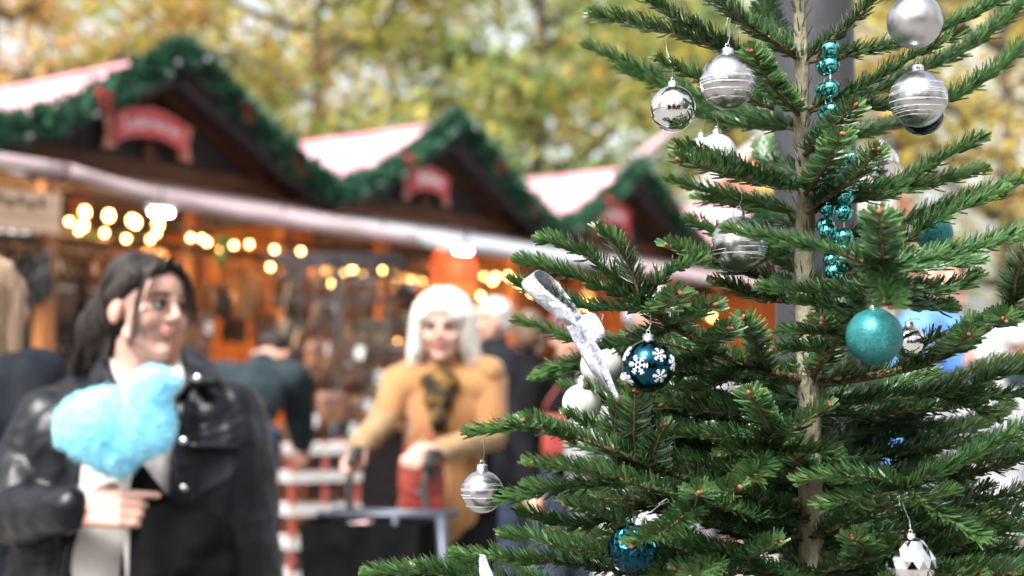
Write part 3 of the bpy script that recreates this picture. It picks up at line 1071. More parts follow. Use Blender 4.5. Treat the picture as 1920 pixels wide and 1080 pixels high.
# white tube lamps on the awning edge
for (px, py, y, lab) in ((302, 398, 8.8, 'bright white lamp under the awning edge above the young woman'), (868, 470, 11.1, 'bright white lamp under the awning edge above the mustard coat')):
    q = W(px, py, y)
    t = thing('tube_lamp', lab, 'lamp', q, ROW_A - .25)
    MB().cap((-.055, 0, 0), .017, (.055, 0, 0), .017).build('tube', 'tube_white', t)
    MB().box((0, 0, .028), (.18, .05, .02)).build('housing', 'rack_white', t, False)
    MB().tube([(0, 0, .05), (0, 0, .16)], .006, 5).build('stem', 'ink', t)
# red lantern and the orange board beside the man
q = W(850, 505, 11.6)
t = thing('red_lantern', 'round red lantern hanging under the second stall awning', 'lantern', q)
lm = MB()
for k in range(12):
    pass
lm.lathe([(.06, -.19), (.11, -.175), (.165, -.11), (.19, 0), (.165, .11), (.11, .175), (.06, .19)], n=24)
lm.build('paper_body', 'lantern_red', t)
MB().lathe([(.062, .188), (.062, .21), (.03, .212)], n=16).build('top_ring', 'ink', t)
MB().lathe([(.062, -.21), (.062, -.188)], n=16).build('bottom_ring', 'ink', t)
MB().tube([(0, 0, .2), (0, 0, .38)], .005, 5).build('cord', 'ink', t)
q = W(835, 547, 11.3)
t = thing('orange_board', 'bright orange shelf board lit warm in the second stall', 'board', q, ROW_A - .5)
board('board', (0, 0, 0), (.50, .10, .055), 'orange_plain', t)
board('lip', (0, -.056, .02), (.50, .014, .09), 'orange_plain', t)
MB().tube([(-.2, .02, .0), (-.2, .02, .5)], .008, 5).build('hanger', 'ink', t)
MB().tube([(.2, .02, .0), (.2, .02, .5)], .008, 5).build('hanger', 'ink', t)

# ------------------------------------------------------------------ people
mat('skin', (.42, .235, .17), .5, c2=(.48, .27, .20), scale=9, sss=.12)
mat('skin_rosy', (.47, .26, .205), .5, bump=.15, bscale=150, c2=(.58, .36, .30), scale=14, sss=.12)
mat('lips', (.42, .13, .12), .4)
mat('eye_white', (.36, .33, .31), .35, spec=.3)
mat('iris', (.035, .02, .012), .2)
mat('hair_dark', (.006, .005, .005), .45, spec=.14, c2=(.035, .027, .024), scale=30, stretch=(1, 1, .25), bump=.5, bscale=90)
mat('hair_light', (.24, .15, .09), .45, c2=(.36, .25, .17), scale=24, stretch=(3, 3, .2), bump=.5, bscale=60)
mat('hair_brown', (.09, .05, .03), .5, c2=(.14, .08, .05), scale=24, stretch=(3, 3, .2), bump=.4, bscale=60)
mat('hair_white', (.56, .53, .48), .65, spec=.2, c2=(.66, .63, .59), scale=20, stretch=(3, 3, .3), bump=.5, bscale=50)
mat('hair_grey', (.36, .35, .34), .6, c2=(.5, .48, .46), scale=20, stretch=(3, 3, .3), bump=.4, bscale=50)
mat('jacket_leather', (.0025, .003, .005), .33, c2=(.005, .006, .009), scale=9, bump=.06, bscale=160, spec=.24)
mat('hoodie', (.46, .43, .41), .9, spec=.2, c2=(.53, .50, .48), scale=14, bump=.35, bscale=140, sheen=.2)
mat('bag_cloth', (.003, .003, .0035), .95, spec=.05, c2=(.007, .007, .0075), scale=12, bump=.3, bscale=150)
mat('denim', (.018, .032, .065), .85, spec=.2, c2=(.035, .055, .10), scale=7, bump=.25, bscale=160)
mat('denim_navy', (.014, .02, .042), .85, spec=.2, c2=(.035, .045, .08), scale=7, bump=.25, bscale=160)
mat('black_cloth', (.004, .004, .005), .9, spec=.06, c2=(.009, .009, .011), scale=8, bump=.25, bscale=90)
mat('navy_cloth', (.006, .008, .013), .85, spec=.12, c2=(.014, .016, .022), scale=8, bump=.3, bscale=60)
mat('mustard_wool', (.25, .115, .045), .95, spec=.1, c2=(.32, .16, .066), scale=9, bump=.4, bscale=120, sheen=.3)
mat('khaki_knit', (.20, .125, .06), .9, c2=(.29, .19, .10), scale=30, stretch=(1, 1, 4), bump=.5, bscale=90)
mat('scarf', (.02, .016, .012), .9, spec=.15, c2=(.24, .13, .03), scale=18, bump=.3, contrast=(.45, .68))
mat('teal_dark_cloth', (.010, .018, .023), .85, spec=.12, c2=(.022, .032, .038), scale=8, bump=.25, bscale=80)
mat('maroon_cloth', (.14, .012, .022), .75, c2=(.2, .025, .035), scale=8, bump=.25, bscale=80)
mat('blue_cloth', (.05, .16, .46), .7, c2=(.09, .22, .55), scale=8, bump=.25, bscale=80)
mat('white_cloth', (.25, .245, .27), .85, spec=.1, c2=(.32, .315, .34), scale=6, bump=.3, bscale=70)
mat('pink_cloth', (.62, .36, .38), .8, c2=(.68, .44, .46), scale=6, bump=.3, bscale=70)
mat('shoe', (.02, .018, .018), .5)
mat('snap', (.75, .75, .76), .25, metal=1)
mat('candyfloss', (.26, .68, .90), 1.0, spec=.0, c2=(.38, .78, .93), scale=6, bump=.03, bscale=40, sss=.7, trans=.25)
mat('stick', (.78, .76, .74), .7)
mat('walker_metal', (.07, .078, .10), .45, metal=.7)
mat('rubber', (.012, .012, .013), .6)


def Mt(loc, rz=0.0, rx=0.0, ry=0.0, s=1.0):
    return Matrix.Translation(Vector(loc)) @ Matrix.Rotation(rz, 4, 'Z') @ Matrix.Rotation(rx, 4, 'X') @ Matrix.Rotation(ry, 4, 'Y') @ Matrix.Scale(s, 4)


def head_shape(Mh, full=True):
    h = MB()
    h.ell((0, .016, .036), (.076, .096, .086))
    h.ell((0, -.028, -.030), (.060, .062, .082))
    h.ell((0, -.052, .040), (.060, .040, .052))
    h.cap((-.045, -.020, -.062), .024, (0, -.068, -.096), .022)
    h.cap((.045, -.020, -.062), .024, (0, -.068, -.096), .022)
    h.ell((0, -.078, -.094), (.020, .017, .016))
    for s in (-1, 1):
        h.ell((s * .036, -.060, -.026), (.030, .028, .030))
        h.ell((s * .077, .010, -.012), (.010, .020, .033))
        h.ell((s * .010, -.101, -.022), (.0085, .010, .008))
    h.cap((-.032, -.079, .026), .0125, (.032, -.079, .026), .0125)
    h.cap((0, -.086, .022), .008, (0, -.111, -.016), .0105)
    h.ell((0, -.088, -.052), (.022, .012, .012))
    h.xform(Mh)
    return h


def face_parts(root, Mh, brow_m='hair_dark', smile=0.0):
    for s in (-1, 1):
        o = MB().ell((s * .030, -.0800, .008), (.0145, .0120, .0105), nu=14, nv=10).xform(Mh).build('eye', 'eye_white', root)
        MB().ell((s * .030 + .002, -.0895, .008), (.0085, .0038, .0088), nu=12, nv=8).xform(Mh).build('iris', 'iris', o)
        MB().tube([(s * .047, -.078, .009), (s * .039, -.0895, .0165), (s * .028, -.0945, .0185), (s * .016, -.0900, .012)], [.0022, .0034, .0034, .002], 5).xform(Mh).build('eyelash', 'hair_dark', root)
        MB().tube([(s * .054, -.073, .026), (s * .040, -.0905, .0345), (s * .026, -.0965, .0345), (s * .013, -.0965, .030)], [.002, .0042, .0050, .0035], 6, flat=.8).xform(Mh).build('eyebrow', brow_m, root)
    dz = .006 * smile
    MB().tube([(-.024, -.0855, -.051 + dz), (-.011, -.0985, -.0475), (0, -.1005, -.0495), (.011, -.0985, -.0475), (.024, -.0855, -.051 + dz)], [.002, .0046, .004, .0046, .002], 6).xform(Mh).build('upper_lip', 'lips', root)
    MB().tube([(-.022, -.0855, -.0525 + dz), (-.010, -.0970, -.0575), (.010, -.0970, -.0575), (.022, -.0855, -.0525 + dz)], [.002, .0056, .0056, .002], 6).xform(Mh).build('lower_lip', 'lips', root)


def hand_shape(wrist, fwd, back, thumb, curl=.9, s=1.0, spread=.0, index_out=0.0):
    """wrist point, direction of the fingers, back of the hand, thumb side"""
    f = Vector(fwd).normalized()
    b = (Vector(back) - f * Vector(back).dot(f)).normalized()
    t = Vector(thumb); t = (t - f * t.dot(f) - b * t.dot(b)).normalized()
    w = Vector(wrist)
    h = MB()

    def P(x, y, z):
        return w + (f * x + t * y + b * z) * s
    for y in (.026, .009, -.009, -.025):
        h.cap(P(.005, y * .7, 0), .016 * s, P(.078, y * 1.08, .004), .0125 * s)
    for j, (y, L) in enumerate(((.029, .070), (.010, .078), (-.010, .072), (-.028, .056))):
        p = P(.080, y, .004)
        a = 0.0
        for k, seg in enumerate((.46, .31, .25)):
            c = curl * (1 - index_out * (j == 0))
            a += c * (.75, .95, .6)[k]
            q = p + (f * math.cos(a) - b * math.sin(a) + t * spread * (1.5 - j) * .3) * L * seg * s
            h.cap(p, (.0095, .0088, .008)[k] * s, q, (.0088, .008, .0072)[k] * s)
            p = q
    p0, p1 = P(.018, .026, -.004), P(.050, .048, -.018)
    p2 = p1 + (f * .8 - b * .55 - t * .15).normalized() * .032 * s
    p3 = p2 + (f * .65 - b * .6 - t * .5).normalized() * .026 * s
    h.cap(p0, .016 * s, p1, .0115 * s).cap(p1, .0112 * s, p2, .0098 * s).cap(p2, .0098 * s, p3, .0085 * s)
    return h


def hair_mass(style, Mh, seed=0):
    h = MB()
    rn_ = random.Random(seed)
    if style == 'short':
        h.ell((0, .030, .050), (.084, .094, .084))
        h.ell((0, .06, .0), (.074, .06, .075))
    elif style == 'bob':
        h.ell((0, .020, .048), (.096, .102, .090))
        for s in (-1, 1):
            h.cap((s * .075, -.020, .045), .038, (s * .088, -.015, -.075), .030)
            h.cap((s * .078, .020, .02), .045, (s * .100, .010, -.115), .034)
            h.cap((s * .02, -.075, .082), .024, (s * .062, -.070, .045), .022)
        h.cap((-.035, -.078, .075), .020, (.035, -.078, .075), .020)
        h.cap((0, .06, .02), .075, (0, .06, -.10), .06)
    elif style == 'long':
        h.ell((0, .028, .046), (.088, .098, .088))
        h.cap((0, .065, .02), .08, (0, .09, -.16), .085)
        h.cap((0, .09, -.16), .085, (0, .10, -.32), .05)
        for s in (-1, 1):
            h.cap((s * .07, .0, .03), .032, (s * .085, .01, -.15), .032)
            h.cap((s * .085, .01, -.15), .032, (s * .08, -.01, -.30), .02)
    elif style == 'hat':
        h.ell((0, .010, .060), (.090, .102, .088))
        h.cap((-.06, -.05, .035), .03, (.06, -.05, .035), .03)
        h.cap((-.07, .04, .03), .034, (.07, .04, .03), .034)
    elif style == 'cap':
        h.ell((0, .016, .056), (.086, .102, .074))
        h.cap((-.04, -.10, .050), .016, (.04, -.10, .050), .016)
        h.cap((-.03, -.13, .042), .012, (.03, -.13, .042), .012)
    h.xform(Mh)
    return h


def person(label, x, y, yaw, H=1.65, coat='navy_cloth', pants='denim_navy', hair='short', hair_m='hair_brown', skin_m='skin', bend=0.0,
           hem=.78, width=1.0, RE=None, RW=None, LE=None, LW=None, head_yaw=0.0, head_tilt=0.0, voxel=.012, sleeve=None, brow='hair_brown', group=None,
           split_sleeve=None, hair_name='hair', flare=1.0, step=.0, z0=0.0):
    root = thing('person', label, 'person', (x, y, z0), yaw, group)
    k = H / 1.65
    U = Matrix.Translation((0, 0, .95 * k)) @ Matrix.Rotation(bend, 4, 'X') @ Matrix.Translation((0, 0, -.95 * k))

    def S(p):
        return Vector(p) * k

    def UP(p):
        return U @ (Vector(p) * k)
    arms = {}
    for s, E, Wr in ((-1, RE, RW), (1, LE, LW)):
        sh = UP((s * .175 * width, 0, 1.335))
        E = Vector(E) if E else UP((s * .225 * width, .02, 1.07))
        Wr = Vector(Wr) if Wr else UP((s * .235 * width, -.06, .84))
        arms[s] = (sh, E, Wr)
    body = MB()
    body.ell(S((0, 0, .90)), tuple(S((.125, .09, .11))))
    bw_ = min(width, 1.0) * .86
    body.cap(UP((0, 0, 1.0)), .115 * k * bw_, UP((0, 0, 1.2)), .125 * k * bw_)
    body.cap(UP((-.12, 0, 1.32)), .06 * k, UP((.12, 0, 1.32)), .06 * k)
    body.cap(UP((0, .018, 1.33)), .056 * k, UP((0, -.004, 1.46)), .05 * k)
    for s in (-1, 1):
        sh, E, Wr = arms[s]
        body.chain([sh, E, Wr], [.05 * k, .042 * k, .029 * k])
        fd = (Wr - E).normalized()
        body.merge(hand_shape(Wr, fd, Vector((s * .6, -.5, .4)), Vector((-s, -.4, .2)), .55, k))
        st_ = step * s
        body.chain([S((s * .085, 0, .88)), S((s * .09, -.015 - st_ * .5, .48)), S((s * .09, .015 - st_, .09))], [.085 * k, .058 * k, .04 * k])
        body.cap(S((s * .09, .03 - st_, .045)), .04 * k, S((s * .10, -.13 - st_, .035)), .033 * k)
    Mh = U @ Mt(S((0, -.018, 1.535)), head_yaw, head_tilt, 0, k)
    body.merge(head_shape(Mh))
    link('body', remesh(body, min(voxel, .010), 2, name='body'), skin_m, root)
    face_parts(root, Mh, brow)
    link(hair_name, remesh(hair_mass(hair, Mh), voxel, 2, .004, 22, (1, 1, .35), name='hair'), hair_m, root)
    if hair == 'long':
        hs_ = MB()
        rh_ = random.Random(int(x * 100))
        for q_ in range(170):
            a_ = rh_.uniform(-2.0, 2.0)
            rr = rh_.uniform(.088, .102)
            z1_ = rh_.uniform(-.36, -.24)
            pts_ = [Vector((math.sin(a_) * rr * f_, .028 + math.cos(a_) * rr * f_ * 1.08, z_)) for f_, z_ in ((.25, .135), (.75, .11), (.98, .05), (1.0, -.03), (1.08, -.14), (1.02, z1_))]
            hs_.tube([Mh @ p for p in pts_], [.0022] * 5 + [.0007], 4, caps=False)
        hs_.build('hair_strands', hair_m, root)
    c = MB()
    c.cap(UP((0, 0, 1.02)), .155 * k * width, UP((0, .0, 1.22)), .165 * k * width, flat=.82, up=(0, 1, 0))
    c.cap(UP((-.13 * width, 0, 1.325)), .075 * k, UP((.13 * width, 0, 1.325)), .075 * k)
    c.cap(UP((0, 0, 1.02)), .155 * k * width, S((0, 0, hem + .1)), .175 * k * width * flare, flat=.85, up=(0, 1, 0))
    c.cap(UP((0, .02, 1.36)), .075 * k, UP((0, .012, 1.41)), .066 * k)
    fore = MB()
    for s in (-1, 1):
        sh, E, Wr = arms[s]
        wr2 = E + (Wr - E) * .93
        sl = .80 if split_sleeve == 'khaki_knit' else 1.0
        c.chain([sh, E] if split_sleeve else [sh, E, wr2], [.078 * k * sl, .066 * k * sl] if split_sleeve else [.078 * k, .064 * k, .05 * k])
        fore.cap(E + (E - sh).normalized() * 0, .06 * k, wr2, .05 * k)
    link('coat', remesh(c, voxel, 4, .010, 6.5, (1, 1, .55), seed=x * 3 + y, name='coat'), coat, root)
    if split_sleeve:
        for s in (-1, 1):
            sh, E, Wr = arms[s]
            link('sleeve', remesh(MB().cap(E, .061 * k * (.82 if split_sleeve == 'khaki_knit' else 1), E + (Wr - E) * .93, .05 * k * (.85 if split_sleeve == 'khaki_knit' else 1)), voxel * .8, 3, .006, 14, name='sleeve'), split_sleeve, root)
    tr = MB()
    for s in (-1, 1):
        st_ = step * s
        tr.chain([S((s * .085, 0, .90)), S((s * .09, -.015 - st_ * .5, .48)), S((s * .09, .015 - st_, .10))], [.108 * k, .082 * k, .066 * k])
    tr.cap(S((-.05, 0, .93)), .12 * k, S((.05, 0, .93)), .12 * k)
    link('trousers', remesh(tr, voxel, 3, .007, 9, (1, 1, 1.6), seed=y, name='trousers'), pants, root)
    for s in (-1, 1):
        st_ = step * s
        m_ = MB().cap(S((s * .09, .035 - st_, .050)), .05 * k, S((s * .10, -.14 - st_, .042)), .042 * k).cap(S((s * .09, .03 - st_, .06)), .05 * k, S((s * .09, .02 - st_, .11)), .05 * k)
        link('shoe', remesh(m_, .012, 2, name='shoe'), 'shoe', root)
    return root, Mh, U, arms


def crease(me, amp, freq, scale=(1, 1, 1), seed=3.0):
    """finer, sharper folds on a finished skin"""
    n = len(me.vertices)
    co = np.empty(n * 3, np.float32); me.vertices.foreach_get('co', co)
    no = np.empty(n * 3, np.float32); me.vertices.foreach_get('normal', no)
    co, no = co.reshape(-1, 3), no.reshape(-1, 3)
    d = np.empty(n, np.float32)
    for i in range(n):
        x, y, z = co[i]
        w = noise.noise(Vector((x * 5, y * 5, z * 5)))
        a = noise.noise(Vector((x * freq * scale[0] + w * 1.5 + seed, y * freq * scale[1], z * freq * scale[2] + w * 2)))
        d[i] = (max(0.0, 1 - abs(a) * 5)) ** 1.5 - .25
    co += no * (d * amp)[:, None]
    me.vertices.foreach_set('co', co.ravel())
    me.update()
    return me


# ---- the young woman with the candyfloss
YW = 3.28
wx = W(268, 800, YW).x
woman = thing('person', 'young woman in a black leather jacket looking aside, holding blue candyfloss', 'person', (wx, YW, 0))
R0 = Vector((wx, YW, 0))


def L(px, py, dy=0.0):
    return W(px, py, YW + dy) - R0


hc = L(273, 578, -.01)
MhW = Mt(hc, math.radians(54), math.radians(4), math.radians(3), 1.0) @ Matrix.Diagonal((1.02, 1, 1.0, 1))
shR, elR, wrR = L(92, 792, .03), L(38, 965, -.07), L(152, 957, -.29)
shL, elL, wrL = L(428, 776, .03), L(462, 975, .05), L(470, 1160, .0)
b = MB()
b.merge(head_shape(MhW))
b.cap(L(265, 730, .05), .066, L(268, 640, .02), .060)
b.cap(L(200, 755, .04), .06, L(335, 750, .04), .06)
b.cap(L(262, 830, .05), .125, L(262, 1080, .05), .12)
b.ell(L(262, 1130, .05), (.165, .12, .13))
b.chain([shR, elR, wrR], [.052, .045, .029])
b.chain([shL, elL, wrL], [.052, .045, .029])
b.merge(hand_shape(wrR, (1, -.05, .03), (-.1, -1, .25), (0, .1, 1), .62, 1.06, index_out=.6))
b.merge(hand_shape(wrL, (0, -.1, -1), (1, 0, 0), (0, -1, 0), .45))
hip = L(262, 1130, .05)
for s in (-1, 1):
    b.chain([Vector((hip.x + s * .09, hip.y, .80)), Vector((s * .10, .03, .44)), Vector((s * .10, .06, .08))], [.09, .06, .04])
    b.cap((s * .10, .08, .045), .04, (s * .11, -.09, .035), .033)
link('body', remesh(b, .0048, 2, name='body'), 'skin_rosy', woman)
face_parts(woman, MhW)

# hair drawn back, parted, with loose strands
h = MB()
h.ell((0, .030, .044), (.0835, .096, .0885)).ell((0, .055, -.005), (.074, .062, .075))
for s in (-1, 1):
    h.cap((s * .060, -.030, .070), .024, (s * .070, .030, .015), .026)
    h.cap((s * .02, -.066, .094), .018, (s * .060, -.040, .060), .018)
h.xform(MhW)
h.cap(L(222, 575, .09), .062, L(190, 622, .11), .062).cap(L(190, 622, .11), .062, L(176, 672, .12), .044)
h.cap(L(176, 672, .12), .044, L(168, 720, .12), .022)
hair_o = link('hair', remesh(h, .006, 2, .003, 26, (1, 1, .5), name='hair'), 'hair_dark', woman)
st_m = MB()
rs = random.Random(3)
bun = MhW.inverted() @ L(205, 600, .09)
for k in range(150):
    s = rs.choice((-1, 1))
    a = rs.uniform(.02, 1.0)
    p0 = Vector((s * (.004 + .070 * a), -.066 + .05 * a, .128 - .062 * a))
    pts = []
    for j in range(9):
        u = j / 8
        q = p0.lerp(bun, u)
        d = q - Vector((0, .03, .04))
        e = Vector((d.x / .0845, d.y / .097, d.z / .0895))
        r = e.length
        q = Vector((0, .03, .04)) + d * (max(1.0, r) / max(r, 1e-4) if u < .85 else 1.0) + Vector((rs.uniform(-.001, .001), 0, rs.uniform(-.001, .0015)))
        pts.append(MhW @ q)
    st_m.tube(pts, [.0016] * 8 + [.0006], 4, caps=False)
for (pts, n) in (([(300, 488, -.075), (276, 520, -.115), (262, 560, -.118), (254, 610, -.10), (250, 650, -.08)], 12), ([(318, 490, -.07), (346, 515, -.045), (356, 560, -.02), (357, 610, .0)], 20),
                 ([(225, 560, .05), (180, 610, .07), (150, 660, .08), (138, 720, .08), (136, 760, .06)], 40), ([(215, 600, .02), (196, 660, .02), (188, 720, -.03), (184, 770, -.08)], 16)):
    for k in range(n):
        o_ = Vector((rs.gauss(0, .006), rs.gauss(0, .006), rs.gauss(0, .003)))
        st_m.tube([L(*p) + o_ * (.4 + .5 * i) for i, p in enumerate(pts)], [.0016] * (len(pts) - 1) + [.0005], 4, caps=False)
st_m.build('hair_strands', 'hair_dark', hair_o)

# hoodie under the jacket
h = MB()
h.cap(L(248, 800, .03), .125, L(245, 1100, .02), .145)
h.ell(L(246, 930, -.035), (.118, .125, .24)).ell(L(236, 1060, -.03), (.125, .14, .22))
h.chain([L(212, 690, .03), L(222, 728, -.045), L(250, 752, -.08), L(296, 748, -.08), L(330, 716, -.05), L(342, 678, .02)], [.022, .024, .024, .024, .024, .022])
h.cap(L(268, 780, -.02), .09, L(262, 850, -.02), .11)
link('hoodie', remesh(h, .008, 3, .006, 9, (1, 1, .6), seed=2, name='hoodie'), 'hoodie', woman)
MB().tube([L(318, 790, -.155), L(322, 840, -.175), L(330, 890, -.18), L(338, 925, -.172)], .0035, 5).build('drawstring', 'ink', woman)

# jacket: two fronts, back and sleeves as one skin
j = MB()
j.cap(L(135, 830, .03), .118, L(118, 1120, .03), .135).cap(L(408, 830, .03), .118, L(420, 1120, .03), .135)
j.cap(L(160, 800, .09), .12, L(380, 800, .09), .12).cap(L(180, 1000, .12), .13, L(360, 1000, .12), .13)
j.cap(L(150, 775, .05), .078, L(385, 765, .05), .078)
j.cap(L(185, 745, .03), .050, L(150, 790, -.01), .07).cap(L(352, 735, .03), .050, L(395, 785, -.01), .07)
j.chain([shR, L(48, 880, .0), elR, wrR + Vector((-.022, 0, 0))], [.080, .076, .072, .046])
j.chain([shL, L(455, 880, .03), elL, wrL], [.078, .076, .072, .056])
j.cap(L(345, 780, -.075), .030, L(350, 1100, -.09), .040).cap(L(168, 800, -.07), .030, L(140, 1100, -.08), .040)
jk = link('jacket', crease(remesh(j, .0065, 4, .009, 7.5, (1.2, 1, .75), seed=5, name='jacket'), .0022, 13, (.7, .7, 1.5)), 'jacket_leather', woman)
for pts in ([L(196, 668, .05), L(200, 700, -.05), L(226, 748, -.105), L(196, 742, -.095), L(178, 705, -.03)], [L(346, 655, .05), L(352, 690, -.06), L(362, 716, -.095), L(404, 716, -.085), L(398, 690, -.02)]):
    m_ = MB()
    for i in range(len(pts)):
        m_.cap(pts[i], .013, pts[(i + 1) % len(pts)], .013)
    c_ = sum(pts, Vector()) / len(pts)
    for i in range(len(pts)):
        m_.cap(pts[i], .013, c_, .013)
    link('collar', remesh(m_, .006, 3, name='collar'), 'jacket_leather', jk)
for (px, py, dy) in ((370, 709, -.105), (344, 827, -.120), (344, 916, -.130), (205, 1040, -.13)):
    MB().ell(L(px, py, dy), (.0085, .005, .0085), nu=12, nv=8).build('snap_button', 'snap', jk)
fl = MB().bar(L(362, 835, -.115), L(440, 838, -.085), .006, .045, (0, -1, 0))
for k in range(1):
    m_ = MB().cap(L(366, 836, -.098), .020, L(436, 838, -.072), .020, flat=.55, up=(0, 0, 1))
    link('pocket_flap', remesh(m_, .006, 2, name='pocket_flap'), 'jacket_leather', jk)
t_ = MB()
for s in (-1, 1):
    t_.chain([Vector((hip.x + s * .085, hip.y, .82)), Vector((s * .10, .03, .44)), Vector((s * .10, .06, .10))], [.115, .09, .075])
t_.cap((hip.x - .06, hip.y, .84), .125, (hip.x + .06, hip.y, .84), .125)
link('trousers', remesh(t_, .012, 3, .007, 9, name='trousers'), 'denim_navy', woman)
for s in (-1, 1):
    link('shoe', remesh(MB().cap((s * .10, .085, .05), .05, (s * .11, -.10, .042), .042), .012, 2, name='shoe'), 'shoe', woman)

# her black cloth bag
bg = thing('shoulder_bag', 'black cloth shoulder bag hanging across the front of the leather jacket', 'bag', tuple(R0 + L(340, 1040, -.2)))
o0 = L(340, 1040, -.2)


def LB(px, py, dy):
    return L(px, py, dy) - o0


m_ = MB().chain([LB(262, 880, -.215), LB(272, 925, -.225), LB(292, 985, -.225), LB(310, 1060, -.21)], [.012, .032, .062, .095])
m_.chain([LB(300, 985, -.215), LB(352, 1015, -.20), LB(398, 1012, -.17)], [.06, .075, .05]).chain([LB(310, 1070, -.2), LB(372, 1080, -.18)], [.09, .085])
m_.cap(LB(320, 1120, -.19), .10, LB(360, 1120, -.17), .09)
link('pouch', remesh(m_, .008, 4, .006, 8, (1, 1, .6), seed=9, name='pouch'), 'bag_cloth', bg)
MB().tube([LB(264, 890, -.215), LB(250, 830, -.195), LB(225, 770, -.16), LB(196, 725, -.10), LB(176, 705, .02)], .012, 6, flat=.4).build('strap', 'bag_cloth', bg)

# candyfloss on its stick
cf = thing('candyfloss', 'fluffy bright blue candyfloss on a white stick in the hand of the young woman', 'candyfloss', tuple(R0 + L(232, 900, -.30)))
o1 = L(232, 900, -.30)


def LC(px, py, dy=0.0):
    return L(px, py, -.30 + dy) - o1


m_ = MB()
m_.ell(LC(190, 800), (.088, .075, .082)).ell(LC(160, 790), (.062, .06, .060)).ell(LC(142, 806), (.045, .05, .050)).ell(LC(214, 838), (.062, .06, .062))
m_.ell(LC(205, 770), (.055, .06, .048)).ell(LC(262, 800, -.01), (.055, .055, .075)).ell(LC(278, 760, -.015), (.048, .050, .075)).ell(LC(288, 722, -.02), (.046, .046, .042))
m_.ell(LC(296, 800, -.01), (.038, .045, .060)).cap(LC(300, 712, -.02), .030, LC(325, 716, -.02), .018).cap(LC(322, 716, -.02), .018, LC(328, 728, -.02), .009)
m_.cap(LC(218, 850), .05, LC(230, 878), .022)
fm = remesh(m_, .006, 30, .0022, 7, seed=4, name='floss')
link('floss', fm, 'candyfloss', cf)
nv_ = len(fm.vertices)
co = np.empty(nv_ * 3, np.float32); fm.vertices.foreach_get('co', co); co = co.reshape(-1, 3).astype(float)
no = np.empty(nv_ * 3, np.float32); fm.vertices.foreach_get('normal', no); no = no.reshape(-1, 3).astype(float)
rgf = np.random.default_rng(8)
ix = rgf.integers(0, nv_, 1800)

nn = no[ix]
tg_ = unit(np.cross(nn, rgf.normal(size=(1800, 3))))
sd_ = np.cross(nn, tg_) * rgf.uniform(.0001, .0002, (1800, 1))
ln_ = rgf.uniform(.02, .05, (1800, 1))
a0 = co[ix] - tg_ * ln_ * .5 - nn * .002
a1 = co[ix] + nn * rgf.uniform(.001, .004, (1800, 1))
a2 = co[ix] + tg_ * ln_ * .5 + nn * rgf.uniform(.0, .012, (1800, 1))
Vw = np.stack([a0 - sd_, a0 + sd_, a1 + sd_, a2 + sd_ * .4, a2 - sd_ * .4, a1 - sd_], 1).reshape(-1, 3)
mat('floss_wisp', (.6, .90, .96), 1.0, spec=.0, trans=.5)
link('wisps', fast_quads('wisps', Vw, per=6), 'floss_wisp', cf)['kind'] = 'stuff'
MB().tube([LC(226, 860, .01), LC(236, 940, .035), LC(243, 1090, .03)], [.011, .0085, .008], 10).build('stick', 'stick', cf)

# ---- the older woman and her walker
oy = 5.0
ox = W(836, 800, oy).x
old, MhO, UO, armO = person('white haired woman in a mustard coat pushing a walker', ox, oy, math.radians(-6), 1.60, 'mustard_wool', 'black_cloth', 'bob', 'hair_white', 'skin_rosy', bend=.10,
                            hem=.80, width=.93, RE=(-.195, -.12, 1.16), RW=(-.24, -.34, 1.07), LE=(.175, -.06, 1.11), LW=(.02, -.30, 1.06), voxel=.010, split_sleeve='khaki_knit', flare=1.12, brow='hair_grey', head_tilt=.05)
hs = MB()
rh = random.Random(21)
for k in range(260):
    a_ = rh.uniform(-2.3, 2.3)
    p0 = Vector((math.sin(a_) * .03, .02 + math.cos(a_) * -.03, .142))
    q = [p0]
    for j in range(1, 7):
        u = j / 6
        rr = .103 * math.sin(min(1.0, u * 1.6) * PI / 2) + .016 * rh.random() * u
        q.append(Vector((math.sin(a_) * rr * 1.0, .02 + math.cos(a_) * -rr * (.98 if abs(a_) > .7 else .9 + .1 * abs(a_)), .142 - (.215 if abs(a_) > .75 else .085) * u ** 1.7 + rh.uniform(-.012, .006) * u)))
    hs.tube([MhO @ p for p in q], [.0025] * 6 + [.0008], 4, caps=False)
hs.build('hair_strands', 'hair_white', old)
sc = MB()
for (a_, z_, r_) in ((0, 1.345, .040), (0, 1.29, .05), (0, 1.22, .045)):
    sc.ell(UO @ Vector((0, -.085 - (1.4 - z_) * .35, z_ * .97)), (.085 - (1.4 - z_) * .3, .04, r_))
link('scarf', remesh(sc, .008, 3, .007, 14, name='scarf'), 'scarf', old)
hd = MB().chain([UO @ Vector((-.14, .02, 1.335)), UO @ Vector((-.06, .08, 1.345)), UO @ Vector((.08, .07, 1.345)), UO @ Vector((.165, -.02, 1.33))], [.035, .05, .055, .05])
link('hood', remesh(hd, .009, 3, .005, 12, name='hood'), 'mustard_wool', old)
for z_ in (1.28, 1.15, 1.02, .92):
    MB().ell(UO @ Vector((.012, -.155 - (1.28 - z_) * .10, z_ * .97)), (.011, .006, .011), nu=10, nv=6).build('button', 'leather_dark', old)
MB().bar(UO @ Vector((.012, -.150, 1.25)), UO @ Vector((.012, -.185, .90)), .008, .008, (0, -1, 0)).build('placket', 'leather_dark', old, False)
qb = W(792, 880, 4.74)
handbag('handbag', 'red brown leather handbag hanging in front of the mustard coat', (qb.x, qb.y, qb.z + .14), .15, .17, .08, 'leather_red', .12, -.15, 'handbag of the older woman', False, 0)

